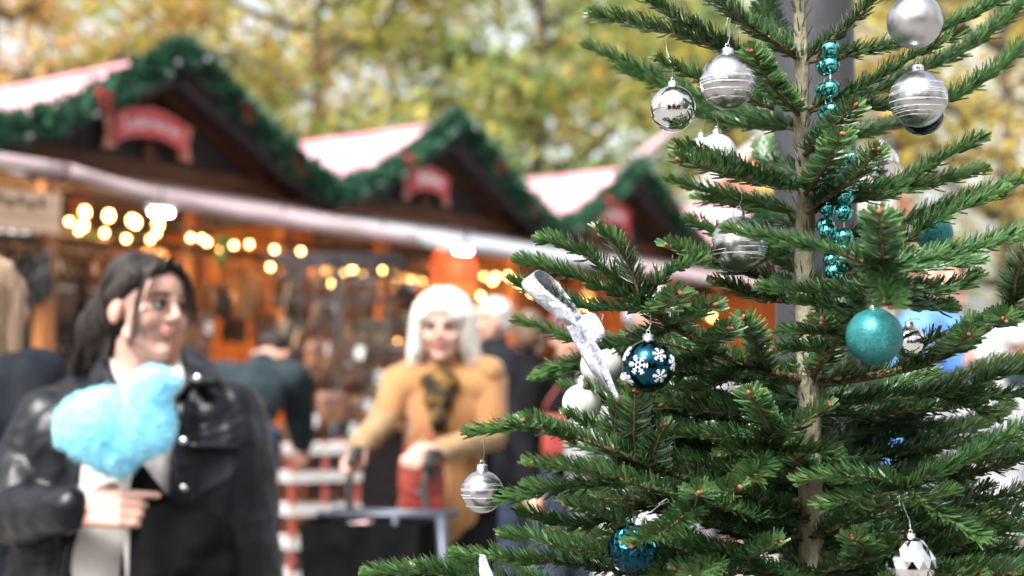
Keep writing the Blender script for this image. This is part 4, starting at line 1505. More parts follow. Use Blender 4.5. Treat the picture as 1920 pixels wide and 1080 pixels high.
wk = thing('walker', 'black and grey wheeled walker with a dark basket, pushed by the white haired woman', 'walker', (W(745, 1000, 4.62).x, 4.62, 0), math.radians(-14))
WKM = (Matrix.Translation(wk.location) @ Matrix.Rotation(math.radians(-14), 4, 'Z')).inverted()


def K(px, py, y):
    return WKM @ W(px, py, y)


for (px, py, s) in ((672, 845, -1), (812, 850, 1)):
    p = K(px, py, 4.62)
    MB().cap(p + Vector((0, .10, -.01)), .019, p + Vector((0, -.02, .0)), .020).cap(p + Vector((0, -.02, 0)), .020, p + Vector((0, -.07, -.035)), .017).build('grip', 'rubber', wk)
    MB().tube([p + Vector((0, -.02, -.01)), p + Vector((-.015, -.05, -.10)), p + Vector((0, -.045, -.30)), Vector((s * .24, -.05, .70))], .013, 8).build('handle_tube', 'rubber', wk)
    MB().tube([p + Vector((.01 * s, -.05, -.045)), p + Vector((.015 * s, .0, -.07)), p + Vector((.015 * s, .07, -.06))], .006, 6).build('brake_lever', 'walker_metal', wk)
    for y_ in (-.28, .24):
        MB().tube([(s * .24, -.05, .64), (s * .25, y_ * .7, .30), (s * .26, y_, .11)], .014, 8).build('leg', 'walker_metal', wk)
        wl = MB().lathe([(.06, -.015), (.098, -.017), (.10, 0), (.098, .017), (.06, .015)], (s * .26, y_, .10), 20, Matrix.Rotation(PI / 2, 3, 'Y')).build('wheel', 'rubber', wk)
        MB().lathe([(.012, -.022), (.055, -.019), (.055, .019), (.012, .022)], (s * .26, y_, .10), 16, Matrix.Rotation(PI / 2, 3, 'Y')).build('hub', 'rack_white', wl)
for y_ in (-.16, -.03):
    MB().tube([(-.21, y_, .875), (.21, y_, .875)], .012, 8).build('cross_bar', 'walker_metal', wk)
MB().tube([(.05, -.17, .875), (.06, -.19, .60), (.05, -.2, .35)], .012, 8).build('front_stay', 'walker_metal', wk)
MB().tube([(.2, -.17, .875), (.22, -.20, .66), (.235, -.21, .33)], .020, 8).build('side_stay', 'walker_metal', wk)
bk_ = MB()
v, f = [], []
for (z, w_, d_) in ((.86, .185, .11), (.66, .18, .10), (.46, .165, .085), (.44, .14, .07)):
    for (sx, sy) in ((-1, -1), (1, -1), (1, 1), (-1, 1)):
        v.append((sx * w_ - .03, sy * d_ - .17, z))
for i in range(3):
    for k in range(4):
        f.append((i * 4 + k, i * 4 + (k + 1) % 4, (i + 1) * 4 + (k + 1) % 4, (i + 1) * 4 + k))
f.append((12, 13, 14, 15))
o = bk_.add(v, f).build('basket', 'bag_cloth', wk, False)
o.modifiers.new('t', 'SOLIDIFY').thickness = .006
q = W(655, 985, 4.42)
t = thing('leaflet', 'white and pink leaflet lying in the walker basket', 'leaflet', q, -.3)
MB().box((0, 0, 0), (.11, .05, .012), Matrix.Rotation(-.12, 3, 'Y')).build('white_page', 'tag_white', t, False)
MB().box((.045, -.003, .008), (.05, .05, .012), Matrix.Rotation(-.12, 3, 'Y')).build('pink_page', 'pink_cloth', t, False)

# ---- the others
p_ = W(-28, 740, 3.75)
person('person with long fair hair in a dark padded jacket, turned to the stall', p_.x, 3.75, math.radians(150), 1.60, 'navy_cloth', 'black_cloth', 'long', 'hair_light', voxel=.011, width=1.1, hem=.70)
p_ = W(438, 740, 6.6)
person('person in a dark green jacket and jeans bending over the goods of the bag stall', p_.x, 6.6, math.radians(172), 1.88, 'teal_dark_cloth', 'denim', 'short', 'hair_dark', bend=.98, hem=.80, width=.88, head_tilt=.9,
       RE=(-.13, -.62, 1.12), RW=(-.10, -.80, 1.0), LE=(.13, -.62, 1.12), LW=(.10, -.80, 1.0))
p_ = W(925, 740, 8.0)
person('man with grey hair in a dark waistcoat over a maroon pullover, facing the second stall', p_.x, 8.0, math.radians(-70), 1.78, 'navy_cloth', 'denim_navy', 'short', 'hair_grey', split_sleeve='maroon_cloth', RE=(-.24, -.10, 1.16), RW=(-.14, -.36, 1.12),
       LE=(.27, -.06, 1.16), LW=(.18, -.32, 1.14), width=1.1)
p_ = W(992, 740, 7.2)
pb, _, _, _ = person('person in black with a black backpack beside the man in maroon', p_.x, 7.2, math.radians(165), 1.66, 'black_cloth', 'denim_navy', 'short', 'hair_brown', width=1.1)
bp = thing('backpack', 'black backpack on the back of the person in black', 'backpack', (p_.x - .02, 7.2 - .20, 1.16), math.radians(165))
link('pack', remesh(MB().cap((0, 0, -.10), .13, (0, 0, .12), .12, flat=.75, up=(0, 1, 0)).cap((0, -.07 + .14, -.10), .08, (0, .07, -.02), .08), .012, 3, .005, 9, name='pack'), 'black_cloth', bp)
for s in (-1, 1):
    MB().tube([(s * .08, -.03, .22), (s * .10, -.16, .25), (s * .11, -.26, .10), (s * .10, -.12, -.15)], .018, 6, flat=.4).build('strap', 'black_cloth', bp)
p_ = W(1062, 740, 6.6)
person('person in a dark coat behind the white bauble, carrying a red bag', p_.x, 6.6, math.radians(30), 1.62, 'black_cloth', 'denim_navy', 'hat', 'maroon_cloth', hair_name='knit_hat')
qr = W(1052, 770, 6.35)
handbag('shopping_bag', 'small dark red shopping bag held by the person in the dark coat', (qr.x, qr.y, qr.z + .12), .17, .20, .10, 'leather_red', .14, .1, 'shopping bags in the crowd', False, 1)
p_ = W(1225, 740, 4.9)
person('person in a white padded coat behind the branches of the fir', p_.x, 4.9, math.radians(160), 1.60, 'white_cloth', 'denim_navy', 'hat', 'white_cloth', width=1.15, hem=.55, hair_name='knit_hat', flare=1.1)
p_ = W(1756, 740, 5.5)
person('person in a bright blue jacket beyond the teal glitter bauble', p_.x, 5.5, math.radians(60), 1.84, 'blue_cloth', 'denim_navy', 'short', 'hair_brown', width=1.2)
p_ = W(1852, 740, 5.2)
person('grey haired person in a white jacket behind the branches by the blue jacket', p_.x, 5.2, math.radians(190), 1.50, 'white_cloth', 'black_cloth', 'short', 'hair_grey', width=1.25)
far = [(1880, 11.0, 20, 'pink_cloth', 'long', 'hair_brown', 'person in a pink jacket far off beyond the white jacket'),
       (1828, 12.5, 200, 'maroon_cloth', 'short', 'hair_dark', 'person in a maroon coat far off beside the pink jacket'),
       (1700, 11.5, 40, 'black_cloth', 'short', 'hair_dark', 'person in black far off behind the blue jacket'),
       (1905, 8.6, 100, 'teal_dark_cloth', 'hat', 'hair_grey', 'person in a grey green coat with a pale hat by the white jacket'),
       (1330, 11.0, 30, 'white_cloth', 'hat', 'pink_cloth', 'person in a pale coat and pink hat in front of the fourth stall'),
       (1130, 11.5, 200, 'leather_tan', 'hat', 'maroon_cloth', 'person in a tan coat by the counter of the third stall'),
       (1430, 12.5, 180, 'pink_cloth', 'short', 'hair_light', 'fair haired person in a pink coat beyond the fourth stall'),
       (1590, 9.0, 170, 'navy_cloth', 'short', 'hair_brown', 'person in a navy coat hidden behind the fir trunk')]
for (px, y, yw, cm, hs, hm, lab) in far:
    p_ = W(px, 740, y)
    person(lab, p_.x, y, math.radians(yw), 1.66, cm, 'denim_navy', hs, hm, voxel=.016, width=1.08, hair_name='knit_hat' if hs == 'hat' else 'hair')

# ------------------------------------------------------------------ grey pole behind the fir
mat('pole_paint', (.034, .035, .042), .5, spec=.3, c2=(.044, .045, .053), scale=5, bump=.12, bscale=60)
q = W(1535, 740, 2.25)
pl = thing('lamp_post', 'grey painted round metal post right behind the fir trunk', 'post', (q.x, q.y, 0))
MB().lathe([(.066, 0), (.066, 1.2), (.064, 2.4), (.060, 4.4)], n=40).build('shaft', 'pole_paint', pl)
MB().lathe([(.16, 0), (.16, .02), (.09, .03), (.085, .35), (.075, .38)], n=32).build('base', 'pole_paint', pl)
MB().lathe([(.05, 4.38), (.11, 4.45), (.16, 4.75), (.17, 4.78), (.05, 4.95), (.01, 5.0)], n=24).build('lantern', 'pole_paint', pl)

# ------------------------------------------------------------------ the fir
mat('fir_bark', (.15, .13, .085), .9, spec=.2, c2=(.32, .30, .215), scale=26, stretch=(1, 1, .45), bump=.7, bscale=120)
mat('twig_bark', (.11, .06, .028), .8, c2=(.19, .12, .055), scale=60, bump=.5, bscale=250)
mat('bud', (.16, .062, .028), .6, spec=.25, c2=(.25, .11, .06), scale=200, bump=.3, bscale=500)
mat('needle', (1, 1, 1), .30, tint=True, spec=.6, trans=.14)

fir = thing('fir_tree', 'green fir tree hung with silver, white and teal baubles beside the grey post', 'fir tree', (W(1520, 900, 1.75).x, 1.75, 0))
FO = Vector(fir.location)
TR = [(1497, -520, 1.76, 3), (1498, -200, 1.755, 9), (1500, 0, 1.75, 11), (1503, 100, 1.75, 13.5), (1504, 205, 1.75, 15), (1508, 355, 1.75, 17), (1510, 470, 1.75, 18), (1513, 700, 1.75, 22), (1514, 716, 1.75, 25), (1516, 745, 1.75, 22),
      (1520, 960, 1.75, 23), (1521, 985, 1.75, 26), (1523, 1010, 1.75, 24), (1526, 1080, 1.75, 25)]
tp = [W(a_, b_, c_) - FO for a_, b_, c_, r_ in TR]
trr = [r_ * 1.75 / FPX for *_, r_ in TR]
tp += [Vector((tp[-1].x, tp[-1].y, .5)), Vector((tp[-1].x - .003, tp[-1].y, .0))]
trr += [.019, .024]
# resample the trunk with small knots and ring scars
tq, tqr = [], []
rs = random.Random(12)
for i in range(len(tp) - 1):
    n = max(2, int((tp[i + 1] - tp[i]).length / .006))
    for k in range(n):
        u = k / n
        q_ = tp[i].lerp(tp[i + 1], u)
        tq.append(q_ + Vector((noise.noise(Vector((3, 1, q_.z * 9))), noise.noise(Vector((8, 2, q_.z * 9))), 0)) * .0035)
        tqr.append((trr[i] * (1 - u) + trr[i + 1] * u) * (1 + rs.uniform(-.035, .035) + (.05 if rs.random() < .06 else 0)))
tq.append(tp[-1]); tqr.append(trr[-1])
MB().tube(tq, tqr, 18).build('trunk', 'fir_bark', fir)
st = MB()
st.lathe([(.20, 0), (.20, .05), (.14, .10), (.05, .11), (.035, .16)], (tp[-1].x, tp[-1].y, 0), 24)
st.build('tree_stand', 'rubber', fir)


def resample(P, step=.004):
    P = np.array([tuple(p) for p in P], float)
    # Catmull-Rom through the points
    Q = np.vstack([2 * P[0] - P[1], P, 2 * P[-1] - P[-2]])
    out = []
    for i in range(1, len(Q) - 2):
        p0, p1, p2, p3 = Q[i - 1], Q[i], Q[i + 1], Q[i + 2]
        n = max(2, int(np.linalg.norm(p2 - p1) / step))
        t = np.linspace(0, 1, n, endpoint=False)[:, None]
        out.append(.5 * ((2 * p1) + (-p0 + p2) * t + (2 * p0 - 5 * p1 + 4 * p2 - p3) * t ** 2 + (-p0 + 3 * p1 - 3 * p2 + p3) * t ** 3))
    out.append(P[-1:])
    return np.vstack(out)


def needles_on(P, rg, dens=2400, nl=.021, bare=0.0, shade=1.0, up=None, fan=115.0, old=0.0):
    """needle corner points (6 per needle: a short folded blade) along the polyline P, with tints"""
    seg = np.linalg.norm(np.diff(P, axis=0), axis=1)
    cum = np.concatenate([[0], np.cumsum(seg)])
    Lt = cum[-1]
    n = int(Lt * (1 - bare) * dens)
    if n < 4:
        return None
    s = Lt * bare + (np.arange(n) + rg.random(n) * 1.6) / (n + 1.6) * Lt * (1 - bare)
    i = np.clip(np.searchsorted(cum, s) - 1, 0, len(seg) - 1)
    fr = ((s - cum[i]) / np.maximum(seg[i], 1e-9))[:, None]
    pos = P[i] * (1 - fr) + P[i + 1] * fr
    T = unit(P[i + 1] - P[i])
    wob = rg.uniform(0, 6.28, 2)
    thin = rg.random(n) > .16 * np.clip(np.sin(s / .021 + wob[0]) + np.sin(s / .0083 + wob[1]), 0, 2)
    i, s, pos, T = i[thin], s[thin], pos[thin], T[thin]
    n = len(s)
    U = np.array(up if up is not None else (0, -.18, 1.0))
    N1 = U - (T @ U)[:, None] * T
    N1 = unit(N1)
    B = np.cross(T, N1)
    phi = np.radians(np.clip(np.where(rg.random(n) < .62, rg.normal(80, 13, n), np.abs(rg.normal(22, 18, n))), 0, fan) * np.where(rg.random(n) < .5, 1, -1) + rg.normal(0, 6, n))
    al = np.radians(rg.normal(60, 4, n) - 24 * (s / Lt) ** 8 - 8 * np.cos(phi))
    rad = N1 * np.cos(phi)[:, None] + B * np.sin(phi)[:, None]
    d = unit(T * np.cos(al)[:, None] + rad * np.sin(al)[:, None])
    end = np.minimum(1, .55 + (Lt - s) / .03) * np.minimum(1, .6 + (s - Lt * bare) / .02)
    ln = (nl * rg.uniform(.84, 1.06, n) * end * (1 - .22 * np.clip(np.cos(phi), 0, 1)))[:, None]
    wd = rg.uniform(.0011, .0014, n)[:, None]
    side = unit(np.cross(d, rad))
    b0 = pos + rad * .0012
    m1 = b0 + d * ln * .5 + rad * ln * .01
    tipp = b0 + d * ln + N1 * ln * .07 + T * ln * .05 + rg.normal(0, .0005, (n, 3))
    V = np.stack([b0 - side * wd * .6, b0 + side * wd * .6, m1 + side * wd * 1.1, tipp + side * wd * .65, tipp - side * wd * .65, m1 - side * wd * 1.1], axis=1).reshape(-1, 3)
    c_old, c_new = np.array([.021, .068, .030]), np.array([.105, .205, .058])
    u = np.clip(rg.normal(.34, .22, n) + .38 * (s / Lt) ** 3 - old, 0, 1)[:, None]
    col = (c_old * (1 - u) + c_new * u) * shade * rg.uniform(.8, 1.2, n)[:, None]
    brown = rg.random(n) < .025
    col[brown] = np.array([.10, .065, .025])
    return V, col


def make_branch(paths, seed, r0=.0035, dens=2400, nl=.021, shade=1.0, bud=True, up=None, bare=0.0, old=0.0, parent=None, step=.004):
    """paths: list of polylines (world points); the first is the axis. One wood mesh with its needles and buds."""
    rg = np.random.default_rng(seed)
    wood = MB()
    NV, NC = [], []
    bm_ = MB()
    for k, P in enumerate(paths):
        Q = resample([p - FO for p in P], step)
        n = len(Q)
        Q[1:-1] += rg.normal(0, .00035, (n - 2, 3))
        r = r0 * (1.0 if k == 0 else .72)
        sub = Q[::3] if n > 9 else Q
        if not np.allclose(sub[-1], Q[-1]):
            sub = np.vstack([sub, Q[-1:]])
        wood.tube([tuple(p) for p in sub], [max(.0011, r * (1 - .68 * j / (len(sub) - 1))) for j in range(len(sub))], 6)
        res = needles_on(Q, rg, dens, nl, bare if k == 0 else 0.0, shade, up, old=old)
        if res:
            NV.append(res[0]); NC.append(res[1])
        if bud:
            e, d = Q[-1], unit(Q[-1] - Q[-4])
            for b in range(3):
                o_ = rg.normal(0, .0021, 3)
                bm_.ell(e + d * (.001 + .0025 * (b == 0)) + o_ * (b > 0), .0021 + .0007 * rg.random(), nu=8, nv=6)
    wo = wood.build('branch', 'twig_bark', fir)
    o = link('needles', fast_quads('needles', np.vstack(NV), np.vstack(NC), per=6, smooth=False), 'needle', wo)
    o['kind'] = 'stuff'
    if bud:
        bm_.build('buds', 'bud', wo, kind='stuff')
    return wo


SH = [
 # upper left
 [(1495, 205, 1.75), (1440, 150, 1.73), (1333, 84, 1.70), (1213, 50, 1.68), (1112, 27, 1.66)],
 [(1497, 245, 1.76), (1420, 222, 1.82), (1340, 198, 1.88), (1260, 160, 1.93), (1190, 125, 1.96), (1102, 88, 1.98)],
 [(1410, 118, 1.72), (1357, 83, 1.71), (1267, 33, 1.69), (1200, -8, 1.68), (1150, -40, 1.67)],
 [(1498, 112, 1.75), (1400, 43, 1.70), (1340, 0, 1.68), (1270, -50, 1.66)],
 [(1500, 100, 1.76), (1450, 60, 1.85), (1432, 0, 1.9), (1420, -50, 1.92)],
 [(1450, 205, 1.71), (1375, 172, 1.68), (1310, 147, 1.67), (1233, 112, 1.66)],
 [(1497, 215, 1.74), (1450, 165, 1.66), (1410, 98, 1.58)],
 [(1300, 178, 1.9), (1250, 165, 1.93), (1160, 128, 1.97)],
 [(1500, 355, 1.75), (1430, 342, 1.70), (1350, 322, 1.65), (1274, 300, 1.61)],
 [(1460, 346, 1.72), (1390, 320, 1.69), (1330, 295, 1.66), (1272, 277, 1.64)],
 [(1503, 400, 1.77), (1430, 385, 1.8), (1340, 362, 1.83), (1255, 340, 1.85)],
 [(1503, 240, 1.77), (1440, 238, 1.85), (1370, 232, 1.92), (1300, 205, 1.96)],
 [(1508, 480, 1.77), (1420, 470, 1.8), (1340, 435, 1.84), (1293, 412, 1.86)],
 [(1510, 535, 1.76), (1420, 520, 1.74), (1330, 490, 1.70), (1252, 460, 1.66)],
 [(1510, 570, 1.77), (1430, 560, 1.75), (1345, 530, 1.72)],
 [(1508, 430, 1.78), (1450, 400, 1.88), (1380, 385, 1.95), (1310, 372, 1.98)],
 [(1511, 520, 1.78), (1460, 480, 1.85), (1410, 500, 1.9), (1340, 500, 1.94)],
 [(1506, 330, 1.76), (1440, 300, 2.0), (1438, 268, 2.30), (1468, 256, 2.43)],
 # front left bough: axis and its fan
 [(1515, 715, 1.75), (1400, 685, 1.71), (1290, 630, 1.65), (1205, 575, 1.60)],
 [(1205, 575, 1.60), (1185, 510, 1.585), (1160, 465, 1.575), (1122, 428, 1.565)],
 [(1215, 578, 1.60), (1130, 540, 1.60), (1050, 510, 1.605), (975, 490, 1.61)],
 [(1195, 560, 1.61), (1120, 490, 1.63), (1060, 462, 1.64), (1013, 450, 1.65)],
 [(1215, 580, 1.60), (1120, 580, 1.59), (1050, 562, 1.58), (962, 527, 1.57)],
 [(1205, 570, 1.6), (1250, 515, 1.59), (1320, 488, 1.58)],
 [(1225, 590, 1.6), (1255, 568, 1.56), (1274, 552, 1.53)],
 [(1268, 614, 1.63), (1200, 638, 1.62), (1150, 650, 1.61), (1115, 650, 1.60)],
 [(1262, 612, 1.63), (1300, 592, 1.6), (1340, 572, 1.57)],
 [(1320, 650, 1.66), (1345, 638, 1.63), (1370, 618, 1.60)],
 [(1340, 660, 1.68), (1290, 690, 1.66), (1240, 700, 1.64)],
 [(1400, 686, 1.71), (1350, 720, 1.69), (1290, 735, 1.67)],
 [(1440, 700, 1.72), (1420, 650, 1.68), (1395, 600, 1.64)],
 [(1300, 650, 1.85), (1190, 645, 1.88), (1090, 640, 1.9), (1030, 620, 1.92), (972, 602, 1.93)],
 [(1330, 700, 1.84), (1220, 700, 1.9), (1100, 694, 1.93), (1005, 712, 1.95)],
 [(1220, 700, 1.9), (1120, 670, 1.92), (1012, 700, 1.94)],
 # lower left
 [(1518, 965, 1.74), (1400, 930, 1.68), (1250, 885, 1.62), (1130, 838, 1.58), (1010, 802, 1.56), (882, 812, 1.55)],
 [(1080, 832, 1.57), (1030, 808, 1.55), (985, 790, 1.53)],
 [(1518, 975, 1.74), (1350, 955, 1.66), (1240, 920, 1.6), (1100, 885, 1.55), (992, 872, 1.53)],
 [(1180, 905, 1.57), (1060, 915, 1.58), (940, 937, 1.59)],
 [(1300, 1040, 1.62), (1200, 1000, 1.59), (1120, 962, 1.57), (1065, 947, 1.56)],
 [(1300, 1070, 1.62), (1090, 1032, 1.57), (1000, 1012, 1.56), (945, 1005, 1.55)],
 [(1330, 1105, 1.62), (1100, 1062, 1.6), (980, 1050, 1.58), (852, 1043, 1.57)],
 [(1100, 1120, 1.6), (900, 1082, 1.56), (780, 1072, 1.54), (690, 1076, 1.53)],
 [(900, 1090, 1.56), (840, 1078, 1.55), (786, 1064, 1.54)],
 [(1190, 905, 1.62), (1188, 830, 1.60), (1190, 735, 1.56)],
 [(1165, 900, 1.62), (1152, 820, 1.60), (1158, 755, 1.58)],
 [(1225, 905, 1.62), (1225, 850, 1.60), (1245, 800, 1.58)],
 [(1330, 885, 1.68), (1200, 838, 1.66), (1130, 806, 1.65), (1066, 779, 1.64)],
 [(1200, 960, 1.62), (1090, 985, 1.62), (1030, 975, 1.62), (975, 960, 1.62)],
 [(1240, 1010, 1.66), (1120, 1030, 1.66), (1040, 1030, 1.66)],
 # middle, before the trunk
 [(1515, 805, 1.75), (1400, 778, 1.7), (1249, 758, 1.66)],
 [(1520, 890, 1.75), (1490, 860, 1.70), (1455, 826, 1.65)],
 [(1460, 824, 1.64), (1350, 816, 1.62), (1268, 812, 1.61)],
 [(1455, 822, 1.64), (1425, 770, 1.6), (1405, 738, 1.56)],
 [(1455, 820, 1.64), (1500, 797, 1.6), (1552, 762, 1.57)],
 [(1470, 846, 1.66), (1530, 847, 1.63), (1572, 852, 1.62)],
 [(1470, 848, 1.66), (1420, 845, 1.64), (1357, 852, 1.62)],
 [(1445, 845, 1.66), (1420, 880, 1.6), (1391, 911, 1.56)],
 [(1518, 972, 1.74), (1400, 965, 1.66), (1312, 935, 1.6)],
 [(1315, 938, 1.60), (1290, 962, 1.57), (1240, 1000, 1.53), (1190, 1022, 1.50)],
 [(1312, 936, 1.60), (1312, 930, 1.56), (1310, 924, 1.52)],
 [(1320, 940, 1.60), (1360, 922, 1.57), (1385, 915, 1.55)],
 [(1520, 1090, 1.74), (1450, 1078, 1.66), (1390, 1050, 1.63), (1330, 1025, 1.62), (1270, 1003, 1.62)],
 [(1390, 1050, 1.63), (1430, 1032, 1.6), (1461, 1018, 1.58)],
 [(1420, 1000, 1.68), (1360, 985, 1.65), (1315, 972, 1.63)],
 [(1400, 1062, 1.62), (1340, 1075, 1.6), (1270, 1068, 1.58)],
 [(1518, 870, 1.74), (1440, 890, 1.72), (1340, 880, 1.70), (1290, 868, 1.69)],
 # upper right
 [(1507, 111, 1.75), (1584, 55, 1.72), (1640, 0, 1.70), (1690, -50, 1.68)],
 [(1510, 118, 1.75), (1600, 100, 1.72), (1680, 85, 1.70), (1770, 52, 1.69), (1880, 0, 1.68), (1940, -40, 1.67)],
 [(1510, 206, 1.75), (1618, 163, 1.72), (1714, 107, 1.70), (1803, 62, 1.69)],
 [(1510, 212, 1.76), (1640, 170, 1.82), (1751, 122, 1.84), (1829, 81, 1.85), (1918, 3, 1.86), (1960, -40, 1.86)],
 [(1510, 250, 1.76), (1614, 205, 1.78), (1700, 205, 1.8), (1780, 185, 1.8), (1858, 137, 1.81), (1918, 89, 1.82), (1980, 40, 1.82)],
 [(1510, 268, 1.77), (1620, 250, 1.9), (1690, 232, 1.95)],
 [(1512, 395, 1.76), (1620, 365, 1.74), (1700, 335, 1.73), (1773, 296, 1.72), (1842, 258, 1.71)],
 [(1508, 290, 1.74), (1560, 240, 1.68), (1603, 200, 1.62)],
 [(1510, 362, 1.74), (1547, 315, 1.66), (1577, 253, 1.58)],
 [(1511, 398, 1.74), (1588, 344, 1.68), (1645, 283, 1.62)],
 [(1512, 405, 1.75), (1592, 367, 1.72), (1662, 352, 1.70), (1747, 346, 1.68)],
 [(1592, 380, 1.76), (1720, 352, 1.8), (1840, 320, 1.82)],
 [(1512, 470, 1.76), (1640, 430, 1.78), (1744, 400, 1.78), (1821, 370, 1.78), (1918, 341, 1.78), (1980, 315, 1.78)],
 # bough that comes forward, right of the trunk
 [(1515, 712, 1.75), (1570, 640, 1.66), (1620, 560, 1.57), (1655, 502, 1.51)],
 [(1655, 505, 1.51), (1560, 472, 1.50), (1440, 448, 1.52), (1365, 432, 1.53)],
 [(1655, 500, 1.51), (1653, 450, 1.46), (1649, 400, 1.41)],
 [(1655, 502, 1.51), (1790, 475, 1.52), (1920, 440, 1.53), (1960, 430, 1.53)],
 [(1655, 505, 1.51), (1661, 545, 1.46), (1667, 574, 1.42)],
 [(1513, 545, 1.75), (1640, 480, 1.68), (1709, 445, 1.65), (1753, 412, 1.64), (1883, 360, 1.63)],
 [(1660, 508, 1.54), (1740, 502, 1.58), (1831, 488, 1.6)],
 [(1640, 540, 1.56), (1760, 545, 1.6), (1835, 520, 1.6)],
 [(1630, 560, 1.57), (1720, 575, 1.6), (1778, 578, 1.62)],
 [(1640, 545, 1.55), (1600, 552, 1.55), (1520, 545, 1.56), (1428, 541, 1.57)],
 [(1625, 570, 1.56), (1590, 585, 1.56), (1540, 572, 1.57), (1487, 562, 1.58)],
 [(1590, 625, 1.62), (1530, 625, 1.6), (1466, 623, 1.61)],
 [(1560, 660, 1.66), (1510, 657, 1.63), (1460, 652, 1.63)],
 [(1580, 640, 1.65), (1560, 620, 1.6), (1542, 600, 1.56)],
 [(1600, 600, 1.6), (1580, 590, 1.7), (1600, 520, 1.8), (1700, 470, 1.86)],
 # right bough
 [(1514, 722, 1.75), (1660, 700, 1.70), (1775, 665, 1.66), (1880, 590, 1.62), (1925, 530, 1.6), (1960, 470, 1.6)],
 [(1775, 665, 1.66), (1800, 645, 1.60), (1815, 628, 1.56)],
 [(1850, 612, 1.63), (1872, 604, 1.58), (1880, 597, 1.54)],
 [(1900, 572, 1.61), (1905, 520, 1.58), (1922, 470, 1.56)],
 [(1740, 680, 1.68), (1790, 640, 1.69), (1830, 600, 1.7)],
 [(1690, 694, 1.69), (1720, 655, 1.66), (1760, 630, 1.64)],
 [(1880, 592, 1.62), (1930, 600, 1.6), (1980, 610, 1.6)],
 [(1517, 760, 1.76), (1700, 745, 1.7), (1805, 730, 1.68), (1870, 705, 1.67), (1960, 690, 1.66)],
 [(1800, 732, 1.68), (1860, 745, 1.67), (1960, 735, 1.66)],
 [(1755, 740, 1.7), (1820, 765, 1.67), (1874, 785, 1.65)],
 [(1640, 750, 1.72), (1690, 720, 1.76), (1750, 700, 1.8)],
 # lower right
 [(1521, 1010, 1.74), (1620, 965, 1.66), (1698, 915, 1.58)],
 [(1700, 915, 1.58), (1620, 892, 1.57), (1550, 895, 1.57), (1497, 902, 1.57)],
 [(1688, 920, 1.58), (1620, 935, 1.56), (1537, 950, 1.55)],
 [(1695, 916, 1.58), (1810, 860, 1.57), (1920, 800, 1.56), (1960, 775, 1.56)],
 [(1695, 913, 1.58), (1760, 960, 1.55), (1850, 1014, 1.52)],
 [(1521, 1008, 1.74), (1630, 972, 1.7), (1700, 950, 1.68), (1790, 920, 1.68)],
 [(1520, 930, 1.76), (1640, 905, 1.8), (1750, 880, 1.78), (1900, 850, 1.75), (1960, 840, 1.74)],
 [(1522, 1085, 1.75), (1700, 1040, 1.75), (1850, 1000, 1.75), (1950, 990, 1.74)],
 [(1524, 1080, 1.74), (1620, 1045, 1.66), (1680, 1020, 1.6)],
 [(1600, 1055, 1.68), (1620, 1030, 1.62), (1600, 1010, 1.58)],
 [(1760, 1040, 1.75), (1830, 1060, 1.72), (1900, 1075, 1.70)],
 [(1518, 830, 1.76), (1580, 810, 1.85), (1680, 800, 1.9), (1800, 800, 1.95), (1890, 760, 1.98)],
]
THICK = {18: .0062, 34: .0050, 36: .0050, 79: .0055, 94: .0068}
for i, pp in enumerate(SH):
    P = [W(*p) for p in pp]
    L_ = sum((P[k + 1] - P[k]).length for k in range(len(P) - 1))
    onto = abs(pp[0][0] - 1512) < 16
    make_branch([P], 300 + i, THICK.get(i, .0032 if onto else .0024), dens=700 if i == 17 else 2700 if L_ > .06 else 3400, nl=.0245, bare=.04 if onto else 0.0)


# boughs all round the trunk fill the inside and the far side
def bough(z, az, length, elev, seed, nl=.024, dens=1700, old=.12, n_side=2, droop=.02, start=None):
    rn_ = random.Random(seed)
    base = start or (Vector((W(1515, 740, 1.75).x, 1.75, z)))
    d = Vector((math.cos(az) * math.cos(elev), math.sin(az) * math.cos(elev), math.sin(elev)))
    sd = Vector((-math.sin(az), math.cos(az), 0))
    ax = [base + d * length * u + Vector((0, 0, -droop * math.sin(u * PI) + rn_.uniform(-.004, .004))) for u in (0, .25, .5, .75, 1)]
    paths = [ax]
    for k in range(n_side):
        u = .30 + .50 * k / n_side
        p = base + d * length * u + Vector((0, 0, -droop * math.sin(u * PI)))
        for s in (-1, 1):
            l2 = length * (1.02 - u) * rn_.uniform(.6, .95)
            if l2 < .03:
                continue
            dd = (d * rn_.uniform(.55, .9) + sd * s * .75 + Vector((0, 0, rn_.uniform(-.1, .25)))).normalized()
            paths.append([p, p + dd * l2 * .5 + Vector((0, 0, rn_.uniform(-.004, .006))), p + dd * l2])
    return make_branch(paths, seed, .0046, dens=dens, nl=nl, old=old, step=.006)


rb = random.Random(77)
seed = 900
for z, n, ln, az0, az1 in ((1.02, 6, .34, -.2, 3.4), (1.09, 5, .30, .1, 3.1), (1.16, 6, .30, -.1, 3.3), (1.23, 4, .27, .2, 3.0), (1.285, 2, .25, 2.1, 3.15), (.92, 9, .40, -3.1, 3.1), (.80, 9, .44, -3.1, 3.1), (.64, 9, .48, -3.1, 3.1), (.48, 9, .50, -3.1, 3.1)):
    for k in range(n):
        seed += 1
        az = az0 + (az1 - az0) * (k + .5) / n + rb.uniform(-.2, .2)
        if abs(az + PI / 2) < .75:
            continue
        bough(z + rb.uniform(-.02, .02), az, ln * rb.uniform(.8, 1.1), rb.uniform(.10, .35) if z > .9 else rb.uniform(-.05, .15), seed, dens=1500 if z > .85 else 900)
